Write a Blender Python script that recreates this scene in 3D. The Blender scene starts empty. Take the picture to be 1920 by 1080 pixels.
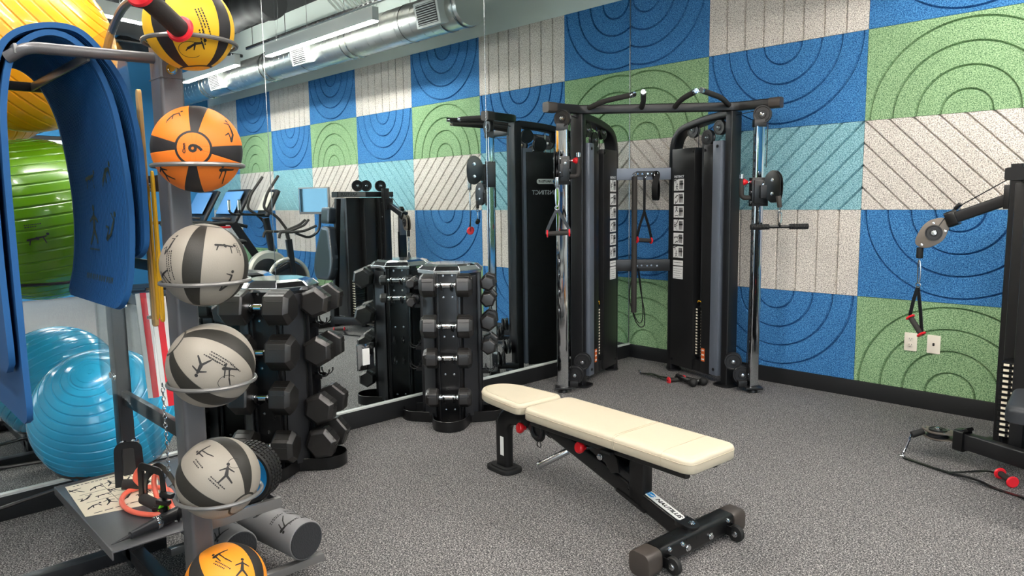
import bpy, bmesh, math, random
from math import sin, cos, pi, radians as rad, atan2, sqrt
from mathutils import Vector as V, Matrix, noise
from mathutils.geometry import delaunay_2d_cdt
random.seed(7)
SC = bpy.context.scene
COL = SC.collection

# ------------------------------------------------------------------ camera
CAM_POS = V((3.8802, -5.2122, 1.4105))
YAW, PITCH, ROLL, FPX = 0.8021, 0.11984, -0.01409, 1355.14
F_ = V((-sin(YAW)*cos(PITCH), cos(YAW)*cos(PITCH), -sin(PITCH)))
R_ = V((cos(YAW), sin(YAW), 0))
U_ = R_.cross(F_)
R2 = R_*cos(ROLL) + U_*sin(ROLL)
U2 = -R_*sin(ROLL) + U_*cos(ROLL)
cam_d = bpy.data.cameras.new('camera')
cam = bpy.data.objects.new('camera', cam_d)
COL.objects.link(cam)
m = Matrix((R2, U2, -F_)).transposed().to_4x4()
m.translation = CAM_POS
cam.matrix_world = m
cam_d.sensor_width = 36.0
cam_d.lens = FPX/1920*36.0
cam_d.clip_start = 0.02
SC.camera = cam

# ------------------------------------------------------------------ view, sky
SC.view_settings.view_transform = 'Standard'
SC.view_settings.look = 'None'
SC.view_settings.exposure = 1.7
SC.view_settings.gamma = 1.0
SC.view_settings.use_curve_mapping = False
w = bpy.data.worlds.new('daylight')
SC.world = w
w.use_nodes = True
bg = w.node_tree.nodes['Background']
bg.inputs[0].default_value = (0.72, 0.86, 1.0, 1)
bg.inputs[1].default_value = 2.0

FIX_Z = 3.2
LIGHT_E = 44.0
# (centre x, centre y, length, angle) of the suspended linear lamps
LAMPS = [(3.53, -1.0, 2.34, 0), (6.36, -1.05, 1.82, 0), (3.66, -3.75, 2.3, 74.5),
         (1.15, -3.9, 2.3, 90), (2.6, -5.6, 2.34, 0), (5.9, -3.6, 2.34, 90), (5.6, -6.4, 2.34, 0), (8.0, -4.0, 2.34, 90)]

# ------------------------------------------------------------------ materials
def lin(c):
    return c/12.92 if c <= 0.04045 else ((c+0.055)/1.055)**2.4
def hexc(h):
    return tuple(lin(int(h[i:i+2], 16)/255) for i in (0, 2, 4)) + (1,)
def mat(name, col, rough=0.5, metal=0.0, coat=0.0, bump=None, spec=0.5, vary=None):
    m = bpy.data.materials.new(name); m.use_nodes = True
    nt = m.node_tree; b = nt.nodes['Principled BSDF']
    c = hexc(col) if isinstance(col, str) else tuple(col)+(1,)
    b.inputs['Base Color'].default_value = c
    b.inputs['Roughness'].default_value = rough
    b.inputs['Metallic'].default_value = metal
    b.inputs['Coat Weight'].default_value = coat
    b.inputs['Specular IOR Level'].default_value = spec
    if bump or vary:
        tc = nt.nodes.new('ShaderNodeTexCoord')
        n = nt.nodes.new('ShaderNodeTexNoise'); n.inputs['Scale'].default_value = (bump or vary)[0]
        n.inputs['Detail'].default_value = 3
        nt.links.new(tc.outputs['Object'], n.inputs['Vector'])
        if bump:
            bp = nt.nodes.new('ShaderNodeBump'); bp.inputs['Strength'].default_value = bump[1]
            bp.inputs['Distance'].default_value = 0.002
            nt.links.new(n.outputs['Fac'], bp.inputs['Height']); nt.links.new(bp.outputs[0], b.inputs['Normal'])
        if vary:
            r = nt.nodes.new('ShaderNodeMapRange')
            r.inputs['To Min'].default_value = max(0, rough-vary[1]); r.inputs['To Max'].default_value = min(1, rough+vary[1])
            nt.links.new(n.outputs['Fac'], r.inputs['Value']); nt.links.new(r.outputs[0], b.inputs['Roughness'])
    return m

def speckle(name, stops, scale, rough=0.95, bump=0.5, stretch=(1, 1, 1), detail=2.0, big=0.12):
    """fine fibre / crumb pattern: a noise sent through hard colour stops, with a faint large variation"""
    m = bpy.data.materials.new(name); m.use_nodes = True
    nt = m.node_tree; N = nt.nodes; L = nt.links; b = N['Principled BSDF']
    tc = N.new('ShaderNodeTexCoord'); mp = N.new('ShaderNodeMapping'); mp.inputs['Scale'].default_value = stretch
    L.new(tc.outputs['Object'], mp.inputs['Vector'])
    n = N.new('ShaderNodeTexNoise'); n.inputs['Scale'].default_value = scale; n.inputs['Detail'].default_value = detail
    n.inputs['Roughness'].default_value = 0.65; n.inputs['Distortion'].default_value = 0.6
    L.new(mp.outputs[0], n.inputs['Vector'])
    cr = N.new('ShaderNodeValToRGB'); e = cr.color_ramp.elements
    e[0].position, e[0].color = stops[0][0], hexc(stops[0][1]); e[1].position, e[1].color = stops[-1][0], hexc(stops[-1][1])
    for p, c in stops[1:-1]:
        x = e.new(p); x.color = hexc(c)
    L.new(n.outputs['Fac'], cr.inputs[0])
    n2 = N.new('ShaderNodeTexNoise'); n2.inputs['Scale'].default_value = 3.0
    L.new(tc.outputs['Object'], n2.inputs['Vector'])
    mr = N.new('ShaderNodeMapRange'); mr.inputs['To Min'].default_value = 1-big; mr.inputs['To Max'].default_value = 1+big
    L.new(n2.outputs['Fac'], mr.inputs['Value'])
    mx = N.new('ShaderNodeMix'); mx.data_type = 'RGBA'; mx.blend_type = 'MULTIPLY'; mx.inputs[0].default_value = 1
    L.new(cr.outputs[0], mx.inputs[6]); L.new(mr.outputs[0], mx.inputs[7]); L.new(mx.outputs[2], b.inputs['Base Color'])
    bp = N.new('ShaderNodeBump'); bp.inputs['Strength'].default_value = bump; bp.inputs['Distance'].default_value = 0.003
    L.new(n.outputs['Fac'], bp.inputs['Height']); L.new(bp.outputs[0], b.inputs['Normal'])
    b.inputs['Roughness'].default_value = rough
    b.inputs['Specular IOR Level'].default_value = 0.3
    return m

def emit(name, col, strength):
    m = bpy.data.materials.new(name); m.use_nodes = True
    b = m.node_tree.nodes['Principled BSDF']
    b.inputs['Base Color'].default_value = (0.8, 0.8, 0.8, 1)
    b.inputs['Emission Color'].default_value = hexc(col); b.inputs['Emission Strength'].default_value = strength
    return m

def ball_mat(name, main, band, hw=0.21, rc=0.036, R=0.12):
    """rubber weight ball: four dark bands running pole to pole and a round cap outlined at the pole (local +z and -z)"""
    m = bpy.data.materials.new(name); m.use_nodes = True
    nt = m.node_tree; N = nt.nodes; L = nt.links; b = N['Principled BSDF']
    def math_(op, a, c=None, d=None):
        n = N.new('ShaderNodeMath'); n.operation = op
        for i, x in enumerate((a, c, d)):
            if x is None: continue
            if isinstance(x, (int, float)): n.inputs[i].default_value = x
            else: L.new(x, n.inputs[i])
        return n.outputs[0]
    tc = N.new('ShaderNodeTexCoord'); s = N.new('ShaderNodeSeparateXYZ'); L.new(tc.outputs['Object'], s.inputs[0])
    X, Y = s.outputs[0], s.outputs[1]
    ph = math_('ARCTAN2', Y, X)
    q = math_('DIVIDE', ph, pi/2); q = math_('ADD', q, 8.5); q = math_('FRACT', q); q = math_('SUBTRACT', q, 0.5)
    q = math_('ABSOLUTE', q); q = math_('MULTIPLY', q, pi/2)
    r = math_('SQRT', math_('ADD', math_('MULTIPLY', X, X), math_('MULTIPLY', Y, Y)))
    band_m = math_('LESS_THAN', q, hw)
    outside = math_('GREATER_THAN', r, rc)
    ring = math_('LESS_THAN', r, rc+0.006)
    ring = math_('MULTIPLY', ring, outside)
    k = math_('MAXIMUM', math_('MULTIPLY', band_m, outside), ring)
    mx = N.new('ShaderNodeMix'); mx.data_type = 'RGBA'
    L.new(k, mx.inputs[0]); mx.inputs[6].default_value = hexc(main); mx.inputs[7].default_value = hexc(band)
    L.new(mx.outputs[2], b.inputs['Base Color'])
    b.inputs['Roughness'].default_value = 0.55
    n = N.new('ShaderNodeTexVoronoi'); n.inputs['Scale'].default_value = 420
    L.new(tc.outputs['Object'], n.inputs['Vector'])
    # seam grooves along the bands
    g = math_('ABSOLUTE', math_('SUBTRACT', q, hw)); g = math_('MULTIPLY', g, r); g = math_('MINIMUM', math_('DIVIDE', g, 0.0016), 1.0)
    h = math_('ADD', math_('MULTIPLY', n.outputs['Distance'], 0.35), g)
    bp = N.new('ShaderNodeBump'); bp.inputs['Strength'].default_value = 0.35; bp.inputs['Distance'].default_value = 0.0015
    L.new(h, bp.inputs['Height']); L.new(bp.outputs[0], b.inputs['Normal'])
    return m

def clear_plastic(name, tint=(0.93, 0.97, 0.98), refl=0.12):
    m = bpy.data.materials.new(name); m.use_nodes = True
    nt = m.node_tree; N = nt.nodes; L = nt.links; N.clear()
    o = N.new('ShaderNodeOutputMaterial'); t = N.new('ShaderNodeBsdfTransparent'); t.inputs[0].default_value = tint+(1,)
    g = N.new('ShaderNodeBsdfGlossy'); g.inputs['Roughness'].default_value = 0.03
    f = N.new('ShaderNodeLayerWeight'); f.inputs['Blend'].default_value = 0.5
    p = N.new('ShaderNodeMath'); p.operation = 'POWER'; p.inputs[1].default_value = 4.0
    a = N.new('ShaderNodeMath'); a.operation = 'MULTIPLY_ADD'; a.inputs[1].default_value = 0.5; a.inputs[2].default_value = refl*.4; a.use_clamp = True
    L.new(f.outputs['Facing'], p.inputs[0]); L.new(p.outputs[0], a.inputs[0])
    x = N.new('ShaderNodeMixShader'); L.new(a.outputs[0], x.inputs[0]); L.new(t.outputs[0], x.inputs[1]); L.new(g.outputs[0], x.inputs[2])
    L.new(x.outputs[0], o.inputs[0])
    return m

BLACK = mat('black_powder_coat', '0c0c0d', 0.30, vary=(30, 0.06))
SATIN = mat('satin_black_steel', '161618', 0.36)
GRAPH = mat('graphite_steel', '2d2e31', 0.35, 0.3)
STRIP = mat('grey_painted_steel', '6d7480', 0.4, 0.3)
SHROUD = mat('dark_shroud_steel', '212122', 0.36, 0.2)
CHROME = mat('chrome', 'd8dbde', 0.07, 1.0)
STEEL = mat('brushed_steel', 'b8bbbd', 0.25, 1.0)
RUBBER = mat('black_rubber', '181615', 0.38, bump=(500, 0.2), spec=0.9)
RUBBERS = mat('matt_black_rubber', '0f0f0f', 0.65)
FOAMBLK = mat('black_foam_grip', '2b2826', 0.75, bump=(700, 0.5))
TAUPE = mat('taupe_cast_metal', '6a625a', 0.4, 0.3)
CAPBR = mat('grey_brown_plastic_cap', '3c3632', 0.45)
RED = mat('red_plastic', 'd01822', 0.3, coat=0.4)
REDR = mat('red_ring_rubber', 'e3202e', 0.4)
CREAM = mat('cream_vinyl', 'c4baa4', 0.42, bump=(900, 0.15))
CREAMS = mat('cream_vinyl_stitched_seam', 'b9ad96', 0.6)
WHITE = mat('white_paper_label', 'e9e9e6', 0.6)
WALLW = mat('white_wall_paint', 'd3dfda', 0.8)
WALLG = mat('grey_wall_paint', 'a9adaa', 0.85)
WALLB = mat('blue_wall_paint', '2f7fb5', 0.7)
INK = mat('black_print', '1d1b1b', 0.6)
INKW = mat('white_print', 'dfe2e4', 0.5)
CARD = mat('cream_printed_card', 'f1e6cf', 0.55)
YEL = mat('yellow_vinyl', 'e2980f', 0.3, coat=0.3)
GRN = mat('green_vinyl', '53860f', 0.25, coat=0.3)
AQUA = mat('light_blue_vinyl', '2fa3cf', 0.2, coat=0.3)
MATB = mat('blue_foam_mat', '0b4f87', 0.75, bump=(900, 0.3))
RACKG = mat('grey_powder_coat_rack', '5d5d60', 0.32, 0.25, bump=(350, 0.15))
RACKL = mat('light_grey_rack_steel', '7d7c7b', 0.32, 0.5)
CORAL = mat('coral_rubber_tube', 'f3715a', 0.4)
TAN = mat('tan_latex', 'd2a566', 0.5)
GOLD = mat('yellow_latex', 'dca51e', 0.45)
LIME = mat('lime_plastic', '7be02a', 0.4)
GREYR = mat('grey_foam_roller_skin', '747475', 0.6, bump=(600, 0.2))
EVA = mat('charcoal_eva_foam', '27282b', 0.85, bump=(160, 1.0))
BLUEP = mat('bright_blue_plastic', '1391d6', 0.35)
PADG = mat('slate_vinyl', '2b2e32', 0.42, bump=(900, 0.1))
PADB = mat('slate_vinyl_back', '2b323a', 0.28, coat=0.4)
SCREEN = mat('dark_screen_glass', '0e1216', 0.06, coat=1.0)
SILVER = mat('silver_plastic', 'b9b6ad', 0.3, 0.5)
ORANGEL = mat('orange_warning_label', 'e36a2c', 0.5)
OUTLET = mat('almond_plastic', 'e6dfd0', 0.4)
GALV = mat('galvanised_steel', 'cfd0cc', 0.33, 1.0, vary=(6, 0.1))
DUCTB = mat('black_duct_wrap', '191b1d', 0.7, bump=(12, 1.0))
CEILM = mat('black_ceiling_paint', '1c1e21', 0.85)
BASEM = mat('black_baseboard', '18191b', 0.5)
LAMPB = mat('white_lamp_housing', 'cfd4d2', 0.45)
LENS = emit('lamp_diffuser', 'fff8ef', LIGHT_E)
UPLENS = emit('lamp_upper_diffuser', 'fff8ef', LIGHT_E*.8)
CLEAR = clear_plastic('clear_acrylic', (.90, .94, .95), .10)
FROST = clear_plastic('hazy_acrylic', (0.72, 0.82, 0.84), 0.2)
def mirror_mat():
    return mat('silvered_mirror_glass', (0.83, 0.90, 0.90), 0.0, 1.0)
MIRROR = mirror_mat()
FLOORM = speckle('speckled_rubber_floor', [(0.38, '232324'), (0.47, '474748'), (0.54, '6a696a'), (0.63, 'aba8a5')], 175, 0.8, 0.35, big=0.08)
FELT = {
 'blue': speckle('blue_felt', [(0.38, '184a7a'), (0.49, '2d6ca6'), (0.62, '5a98cb')], 160),
 'green': speckle('green_felt', [(0.38, '4a6c4c'), (0.49, '7da075'), (0.62, 'abc99c')], 160),
 'grey': speckle('grey_felt', [(0.38, '807b77'), (0.49, 'cac3ba'), (0.62, 'ece6de')], 160),
 'teal': speckle('teal_felt', [(0.38, '477785'), (0.49, '7aabb5'), (0.62, 'a8d5dc')], 160)}
HEDGE = speckle('hedge_leaves', [(0.35, '1f2f18'), (0.5, '4d6640'), (0.65, '86976a')], 8, 0.9)

# ------------------------------------------------------------------ mesh helpers
def Mx(loc=(0, 0, 0), rx=0, ry=0, rz=0):
    return Matrix.Translation(V(loc)) @ Matrix.Rotation(rad(rz), 4, 'Z') @ Matrix.Rotation(rad(ry), 4, 'Y') @ Matrix.Rotation(rad(rx), 4, 'X')
def frame(o, z, x=None):
    """matrix at o with local z along z"""
    z = V(z).normalized()
    x = V(x) if x is not None else (V((0, 0, 1)) if abs(z.z) < 0.9 else V((1, 0, 0)))
    x = (x - z*x.dot(z)).normalized()
    y = z.cross(x)
    M = Matrix((x, y, z)).transposed().to_4x4(); M.translation = V(o)
    return M
def fillet(pts, r=0.03, n=5, closed=False):
    pts = [V(p) for p in pts]; out = []
    N = len(pts)
    for i, p in enumerate(pts):
        if not closed and i in (0, N-1):
            out.append(p); continue
        a, b = pts[i-1], pts[(i+1) % N]
        da, db = (a-p), (b-p)
        if da.length < 1e-6 or db.length < 1e-6: continue
        k = min(r, da.length*0.49, db.length*0.49)
        p0, p1 = p+da.normalized()*k, p+db.normalized()*k
        for j in range(n+1):
            t = j/n
            out.append(p0*(1-t)**2 + p*2*t*(1-t) + p1*t*t)
    return out
def crom(pts, n=6, closed=False):
    """smooth curve through points"""
    P = [V(p) for p in pts]; N = len(P); out = []
    rng = range(N if closed else N-1)
    for i in rng:
        p0 = P[i-1] if (closed or i > 0) else P[0]
        p1, p2 = P[i], P[(i+1) % N]
        p3 = P[(i+2) % N] if (closed or i+2 < N) else P[-1]
        for j in range(n):
            t = j/n
            out.append(0.5*((2*p1)+(-p0+p2)*t+(2*p0-5*p1+4*p2-p3)*t*t+(-p0+3*p1-3*p2+p3)*t**3))
    if not closed: out.append(P[-1])
    return out
def rsec(w_, h_, r=0.008, n=3):
    """rounded rectangle section"""
    out = []
    r = min(r, w_*0.49, h_*0.49)
    for cx, cy, a in ((w_/2-r, h_/2-r, 0), (-w_/2+r, h_/2-r, 90), (-w_/2+r, -h_/2+r, 180), (w_/2-r, -h_/2+r, 270)):
        for j in range(n+1):
            t = rad(a+90*j/n); out.append((cx+r*cos(t), cy+r*sin(t)))
    return out

APART = set('bolt collar end_cap hinge_plate cradle roller_rail ring grip pulley_cheek pulley_bolt base_rail cross_rail hook_peg threaded_rod joint_band hanger wheel_bolt wheel_bracket carriage_bolt rivet warning_label channel_rail wing_plate guide_rod pad_plate upright column_foot hanging_wire foot_cap end_ring buckle cable crank pulley handlebar foam_core accessory_peg clip weight_number frame strap placard_rule'.split())
class MB:
    def __init__(s): s.v = []; s.f = []; s.mi = []; s.cur = 0
    def add(s, vs, fs, M=None):
        o = len(s.v)
        s.v += [(M @ V(p)) if M is not None else V(p) for p in vs]
        s.f += [tuple(i+o for i in f) for f in fs]; s.mi += [s.cur]*len(fs)
        return s
    def box(s, c, d, M=None):
        x, y, z = d[0]/2, d[1]/2, d[2]/2
        vs = [(c[0]+i*x, c[1]+j*y, c[2]+k*z) for k in (-1, 1) for j in (-1, 1) for i in (-1, 1)]
        return s.add(vs, [(0, 2, 3, 1), (4, 5, 7, 6), (0, 1, 5, 4), (2, 6, 7, 3), (0, 4, 6, 2), (1, 3, 7, 5)], M)
    def prism(s, poly, h, M=None, z0=0.0):
        n = len(poly)
        vs = [(p[0], p[1], z0) for p in poly]+[(p[0], p[1], z0+h) for p in poly]
        fs = [tuple(range(n))[::-1], tuple(range(n, 2*n))]+[(i, (i+1) % n, n+(i+1) % n, n+i) for i in range(n)]
        return s.add(vs, fs, M)
    def sweep(s, pts, sec, up=(0, 0, 1), closed=False, cap=True, M=None):
        pts = [V(p) for p in pts]; n = len(pts); k = len(sec); vs = []
        up = V(up); prev = None
        for i, p in enumerate(pts):
            a = pts[i-1] if (i > 0 or closed) else p
            b = pts[(i+1) % n] if (i < n-1 or closed) else p
            t = (b-a).normalized()
            sd = t.cross(up)
            if sd.length < 1e-3: sd = prev if prev is not None else t.cross(V((1, 0, 0.01)))
            sd.normalize(); prev = sd
            u = sd.cross(t).normalized()
            for (x, y) in sec: vs.append(p+sd*x+u*y)
        fs = []
        for i in range(n if closed else n-1):
            j = (i+1) % n
            fs += [(i*k+q, i*k+(q+1) % k, j*k+(q+1) % k, j*k+q) for q in range(k)]
        if cap and not closed:
            fs += [tuple(range(k))[::-1], tuple(range((n-1)*k, n*k))]
        return s.add(vs, fs, M)
    def tube(s, pts, r, n=10, closed=False, M=None):
        pts = [V(p) for p in pts]; N = len(pts); vs = []
        rr = r if isinstance(r, (list, tuple)) else [r]*N
        t0 = (pts[1]-pts[0]).normalized()
        nrm = t0.orthogonal().normalized(); tp = t0
        for i, p in enumerate(pts):
            a = pts[i-1] if (i > 0 or closed) else p
            b = pts[(i+1) % N] if (i < N-1 or closed) else p
            t = (b-a)
            t = t.normalized() if t.length > 1e-9 else tp
            q = tp.rotation_difference(t); nrm = (q @ nrm); nrm = (nrm-t*nrm.dot(t)).normalized(); tp = t
            bn = t.cross(nrm)
            for j in range(n):
                A = 2*pi*j/n; vs.append(p+(nrm*cos(A)+bn*sin(A))*rr[i])
        fs = []
        for i in range(N if closed else N-1):
            j = (i+1) % N
            fs += [(i*n+q, i*n+(q+1) % n, j*n+(q+1) % n, j*n+q) for q in range(n)]
        if not closed: fs += [tuple(range(n))[::-1], tuple(range((N-1)*n, N*n))]
        return s.add(vs, fs, M)
    def cyl(s, p0, p1, r0, r1=None, n=20):
        return s.tube([p0, p1], [r0, r1 if r1 is not None else r0], n)
    def lathe(s, prof, n=24, M=None, cap=True):
        """prof: list of (r, z)"""
        vs = []; k = len(prof)
        for i in range(n):
            A = 2*pi*i/n
            vs += [(r*cos(A), r*sin(A), z) for r, z in prof]
        fs = []
        for i in range(n):
            j = (i+1) % n
            fs += [(i*k+q, j*k+q, j*k+q+1, i*k+q+1) for q in range(k-1)]
        if cap and prof[0][0] > 1e-6: fs.append(tuple(i*k for i in range(n))[::-1])
        if cap and prof[-1][0] > 1e-6: fs.append(tuple(i*k+k-1 for i in range(n)))
        return s.add(vs, fs, M)
    def sphere(s, c, r, nu=24, nv=12, M=None, sc=(1, 1, 1)):
        prof = [(max(1e-7, r*sin(pi*i/nv)), -r*cos(pi*i/nv)) for i in range(nv+1)]
        prof[0] = (0, -r); prof[-1] = (0, r)
        T = Matrix.Translation(V(c)) @ Matrix.Diagonal((*sc, 1))
        return s.lathe(prof, nu, (M @ T) if M is not None else T)
    def torus(s, M, R, r, n=40, k=8, a0=0, a1=2*pi):
        full = abs(a1-a0-2*pi) < 1e-6
        N = n if full else n+1
        pts = [M @ V((R*cos(a0+(a1-a0)*i/n), R*sin(a0+(a1-a0)*i/n), 0)) for i in range(N)]
        return s.tube(pts, r, k, closed=full)
    def pieces(s):
        """separate pieces: connected faces, pieces whose boxes touch kept together"""
        par = list(range(len(s.v)))
        def find(i):
            while par[i] != i: par[i] = par[par[i]]; i = par[i]
            return i
        for f in s.f:
            a = find(f[0])
            for i in f[1:]:
                b = find(i)
                if a != b: par[b] = a
        g = {}
        for k, f in enumerate(s.f): g.setdefault(find(f[0]), []).append(k)
        G = []
        for ks in g.values():
            P = [s.v[i] for k in ks for i in s.f[k]]
            G.append([ks, [min(p[c] for p in P) for c in range(3)], [max(p[c] for p in P) for c in range(3)]])
        go = True
        while go:
            go = False
            for i in range(len(G)):
                for j in range(i+1, len(G)):
                    if all(G[i][1][c] <= G[j][2][c]+.0005 and G[j][1][c] <= G[i][2][c]+.0005 for c in range(3)):
                        G[i] = [G[i][0]+G[j][0], [min(G[i][1][c], G[j][1][c]) for c in range(3)], [max(G[i][2][c], G[j][2][c]) for c in range(3)]]
                        del G[j]; go = True; break
                if go: break
        out = []
        for ks, _, _ in G:
            q = MB(); ix = {}
            for k in ks:
                f = []
                for i in s.f[k]:
                    if i not in ix: ix[i] = len(q.v); q.v.append(s.v[i])
                    f.append(ix[i])
                q.f.append(tuple(f)); q.mi.append(s.mi[k])
            out.append(q)
        return out
    def build(s, name, m, parent=None, bev=0, smooth=35, loc=None):
        if name in APART and parent is not None:
            ps = s.pieces()
            if 1 < len(ps) <= 60:
                os_ = [q.build_one(name, m, parent, bev, smooth, loc) for q in ps]
                return os_[0]
        return s.build_one(name, m, parent, bev, smooth, loc)
    def build_one(s, name, m, parent=None, bev=0, smooth=35, loc=None):
        me = bpy.data.meshes.new(name)
        bm = bmesh.new()
        vs = [bm.verts.new(p) for p in s.v]
        bm.verts.index_update()
        for f, q in zip(s.f, s.mi):
            try:
                fc = bm.faces.new([vs[i] for i in f]); fc.material_index = q
            except ValueError: pass
        bmesh.ops.remove_doubles(bm, verts=bm.verts, dist=1e-5)
        bmesh.ops.recalc_face_normals(bm, faces=bm.faces)
        if bev:
            es = [e for e in bm.edges if len(e.link_faces) == 2 and e.calc_face_angle(0) > rad(40)]
            bmesh.ops.bevel(bm, geom=es, offset=bev, segments=2, affect='EDGES', profile=0.6, clamp_overlap=True)
        bm.to_mesh(me); bm.free()
        for x in (m if isinstance(m, (list, tuple)) else [m]): me.materials.append(x)
        for p in me.polygons: p.use_smooth = True
        me.set_sharp_from_angle(angle=rad(smooth))
        o = bpy.data.objects.new(name, me); COL.objects.link(o)
        if parent is not None: o.parent = parent
        if loc is not None: o.location = loc
        return o

def thing(name, label, cat, loc=(0, 0, 0), rz=0, group=None):
    o = bpy.data.objects.new(name, None); COL.objects.link(o)
    o.empty_display_size = 0.1
    o.location = loc; o.rotation_euler = (0, 0, rad(rz)); o['label'] = label; o['category'] = cat
    if group: o['group'] = group
    return o
def tag(o, label, cat, group=None):
    o['label'] = label; o['category'] = cat
    if group: o['group'] = group
    return o
def struct(o):
    o['kind'] = 'structure'; return o
def kids(o): return [c for c in bpy.data.objects if c.parent == o]
def copy_thing(root, label, loc=None, rot=None, mw=None):
    r = root.copy(); COL.objects.link(r); r['label'] = label
    if mw is not None: r.matrix_world = mw
    if loc is not None: r.location = loc
    if rot is not None: r.rotation_euler = rot
    for ch in kids(root):
        c = ch.copy(); COL.objects.link(c); c.parent = r
        for g in kids(ch):
            d = g.copy(); COL.objects.link(d); d.parent = c
    return r
def text(body, size, M, name, m, parent=None, bold=0.0, shear=0.0, ext=0.0004, align='CENTER'):
    cu = bpy.data.curves.new('lettering', 'FONT'); cu.body = body; cu.size = size
    cu.align_x = align; cu.align_y = 'CENTER'; cu.extrude = ext; cu.offset = bold; cu.shear = shear; cu.resolution_u = 3
    t = bpy.data.objects.new('lettering', cu); COL.objects.link(t)
    dg = bpy.context.evaluated_depsgraph_get()
    me = bpy.data.meshes.new_from_object(t.evaluated_get(dg))
    bpy.data.objects.remove(t)
    me.transform(M); me.materials.clear(); me.materials.append(m)
    o = bpy.data.objects.new(name, me); COL.objects.link(o)
    if parent is not None: o.parent = parent
    return o

# little exercise figures printed on balls, mats, cards and placards: strokes (x0,y0,x1,y1,width) and heads (x,y,r), unit square
POSES = [
 ([(0, .75, .3, .85, .12), (.3, .85, .75, .95, .07), (.1, .75, .25, .35, .05), (.3, .8, .5, .4, .05), (.5, .4, .75, .1, .05)], [(.02, .95, .08)]),
 ([(.15, .2, .5, .5, .09), (.5, .5, .85, .55, .1), (.5, .5, .45, .15, .06), (.85, .55, .95, .2, .06), (.15, .2, .05, .05, .05)], [(1.0, .68, .09)]),
 ([(.5, .45, .5, .85, .12), (.5, .8, .15, .65, .06), (.5, .8, .85, .65, .06), (.5, .45, .2, .05, .08), (.5, .45, .85, .1, .08)], [(.5, 1.0, .09)]),
 ([(.1, .15, .5, .3, .1), (.5, .3, .85, .75, .1), (.85, .75, .6, .95, .05), (.1, .15, .3, .5, .06), (.3, .5, .02, .55, .05)], [(.95, .92, .09)]),
 ([(.05, .3, .95, .4, .08), (.2, .32, .1, .02, .05), (.8, .38, .9, .02, .05), (.5, .36, .55, .3, .12)], [(1.05, .5, .08)]),
]
def figure(mb, pose, size, mp, n=3, mirror=False):
    """mp(x, y) -> point on the printed surface"""
    st, hd = POSES[pose % len(POSES)]
    size *= 1.12
    sg = -1 if mirror else 1
    for x0, y0, x1, y1, w_ in st:
        dx, dy = x1-x0, y1-y0; l = sqrt(dx*dx+dy*dy); nx, ny = -dy/l*w_*.78, dx/l*w_*.78
        vs = []
        for i in range(n+1):
            t = i/n; k = 1-0.35*t
            for q in (-1, 1):
                vs.append(mp((x0+dx*t+nx*k*q-.5)*size*sg, (y0+dy*t+ny*k*q-.5)*size))
        mb.add(vs, [(2*i, 2*i+1, 2*i+3, 2*i+2) for i in range(n)])
    joints = [(x0, y0, w_*.62) for x0, y0, x1, y1, w_ in st]+[(x1, y1, w_*.5) for x0, y0, x1, y1, w_ in st]
    for x, y, r in hd+joints:
        vs = [mp((x-.5)*size*sg, (y-.5)*size)]+[mp((x+r*cos(a*pi/5)-.5)*size*sg, (y+r*sin(a*pi/5)-.5)*size) for a in range(10)]
        mb.add(vs, [(0, 1+a, 1+(a+1) % 10) for a in range(10)])
def caption(mb, x, y, w_, mp, rows=1, h=0.004, gap=0.009, dash=0.008):
    """lines of small illegible print"""
    for r in range(rows):
        cx = x
        while cx < x+w_*(1-0.25*(r % 2)):
            l = dash*random.uniform(.5, 1.3)
            mb.add([mp(cx, y-r*gap), mp(cx+l, y-r*gap), mp(cx+l, y-r*gap+h), mp(cx, y-r*gap+h)], [(0, 1, 2, 3)])
            cx += l+dash*.35
def plane_map(M, e=0.0006):
    return lambda x, y: M @ V((x, y, e))
def sphere_map(R, d, up, e=0.0005):
    """map onto a sphere about the local direction d"""
    d = V(d).normalized(); up = V(up); ux = up.cross(d).normalized(); uy = d.cross(ux)
    def f(x, y):
        return (d*R+ux*x+uy*y).normalized()*(R+e)
    return f

# ================================================================== the room
RX, RY, CZ = 9.12, -8.0, 4.15
ZB = 0.117      # top of the baseboard
TW, TH, TA = 1.2, 0.6, 0.76
mb = MB(); mb.box((RX/2, RY/2, -0.05), (RX+0.4, -RY+0.4, 0.1)); struct(mb.build('floor', FLOORM))
mb = MB(); mb.box((RX/2, RY/2, CZ+0.05), (RX+0.4, -RY+0.4, 0.1)); struct(mb.build('ceiling', CEILM))
wb = MB(); wb.box((RX/2, 0.08, CZ/2), (RX+0.2, 0.12, CZ)); wall_back = struct(wb.build('wall_back', WALLW))
wl = MB(); wl.box((-0.1, RY/2, CZ/2), (0.16, -RY+0.2, CZ)); wall_left = struct(wl.build('wall_left', WALLG))

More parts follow.
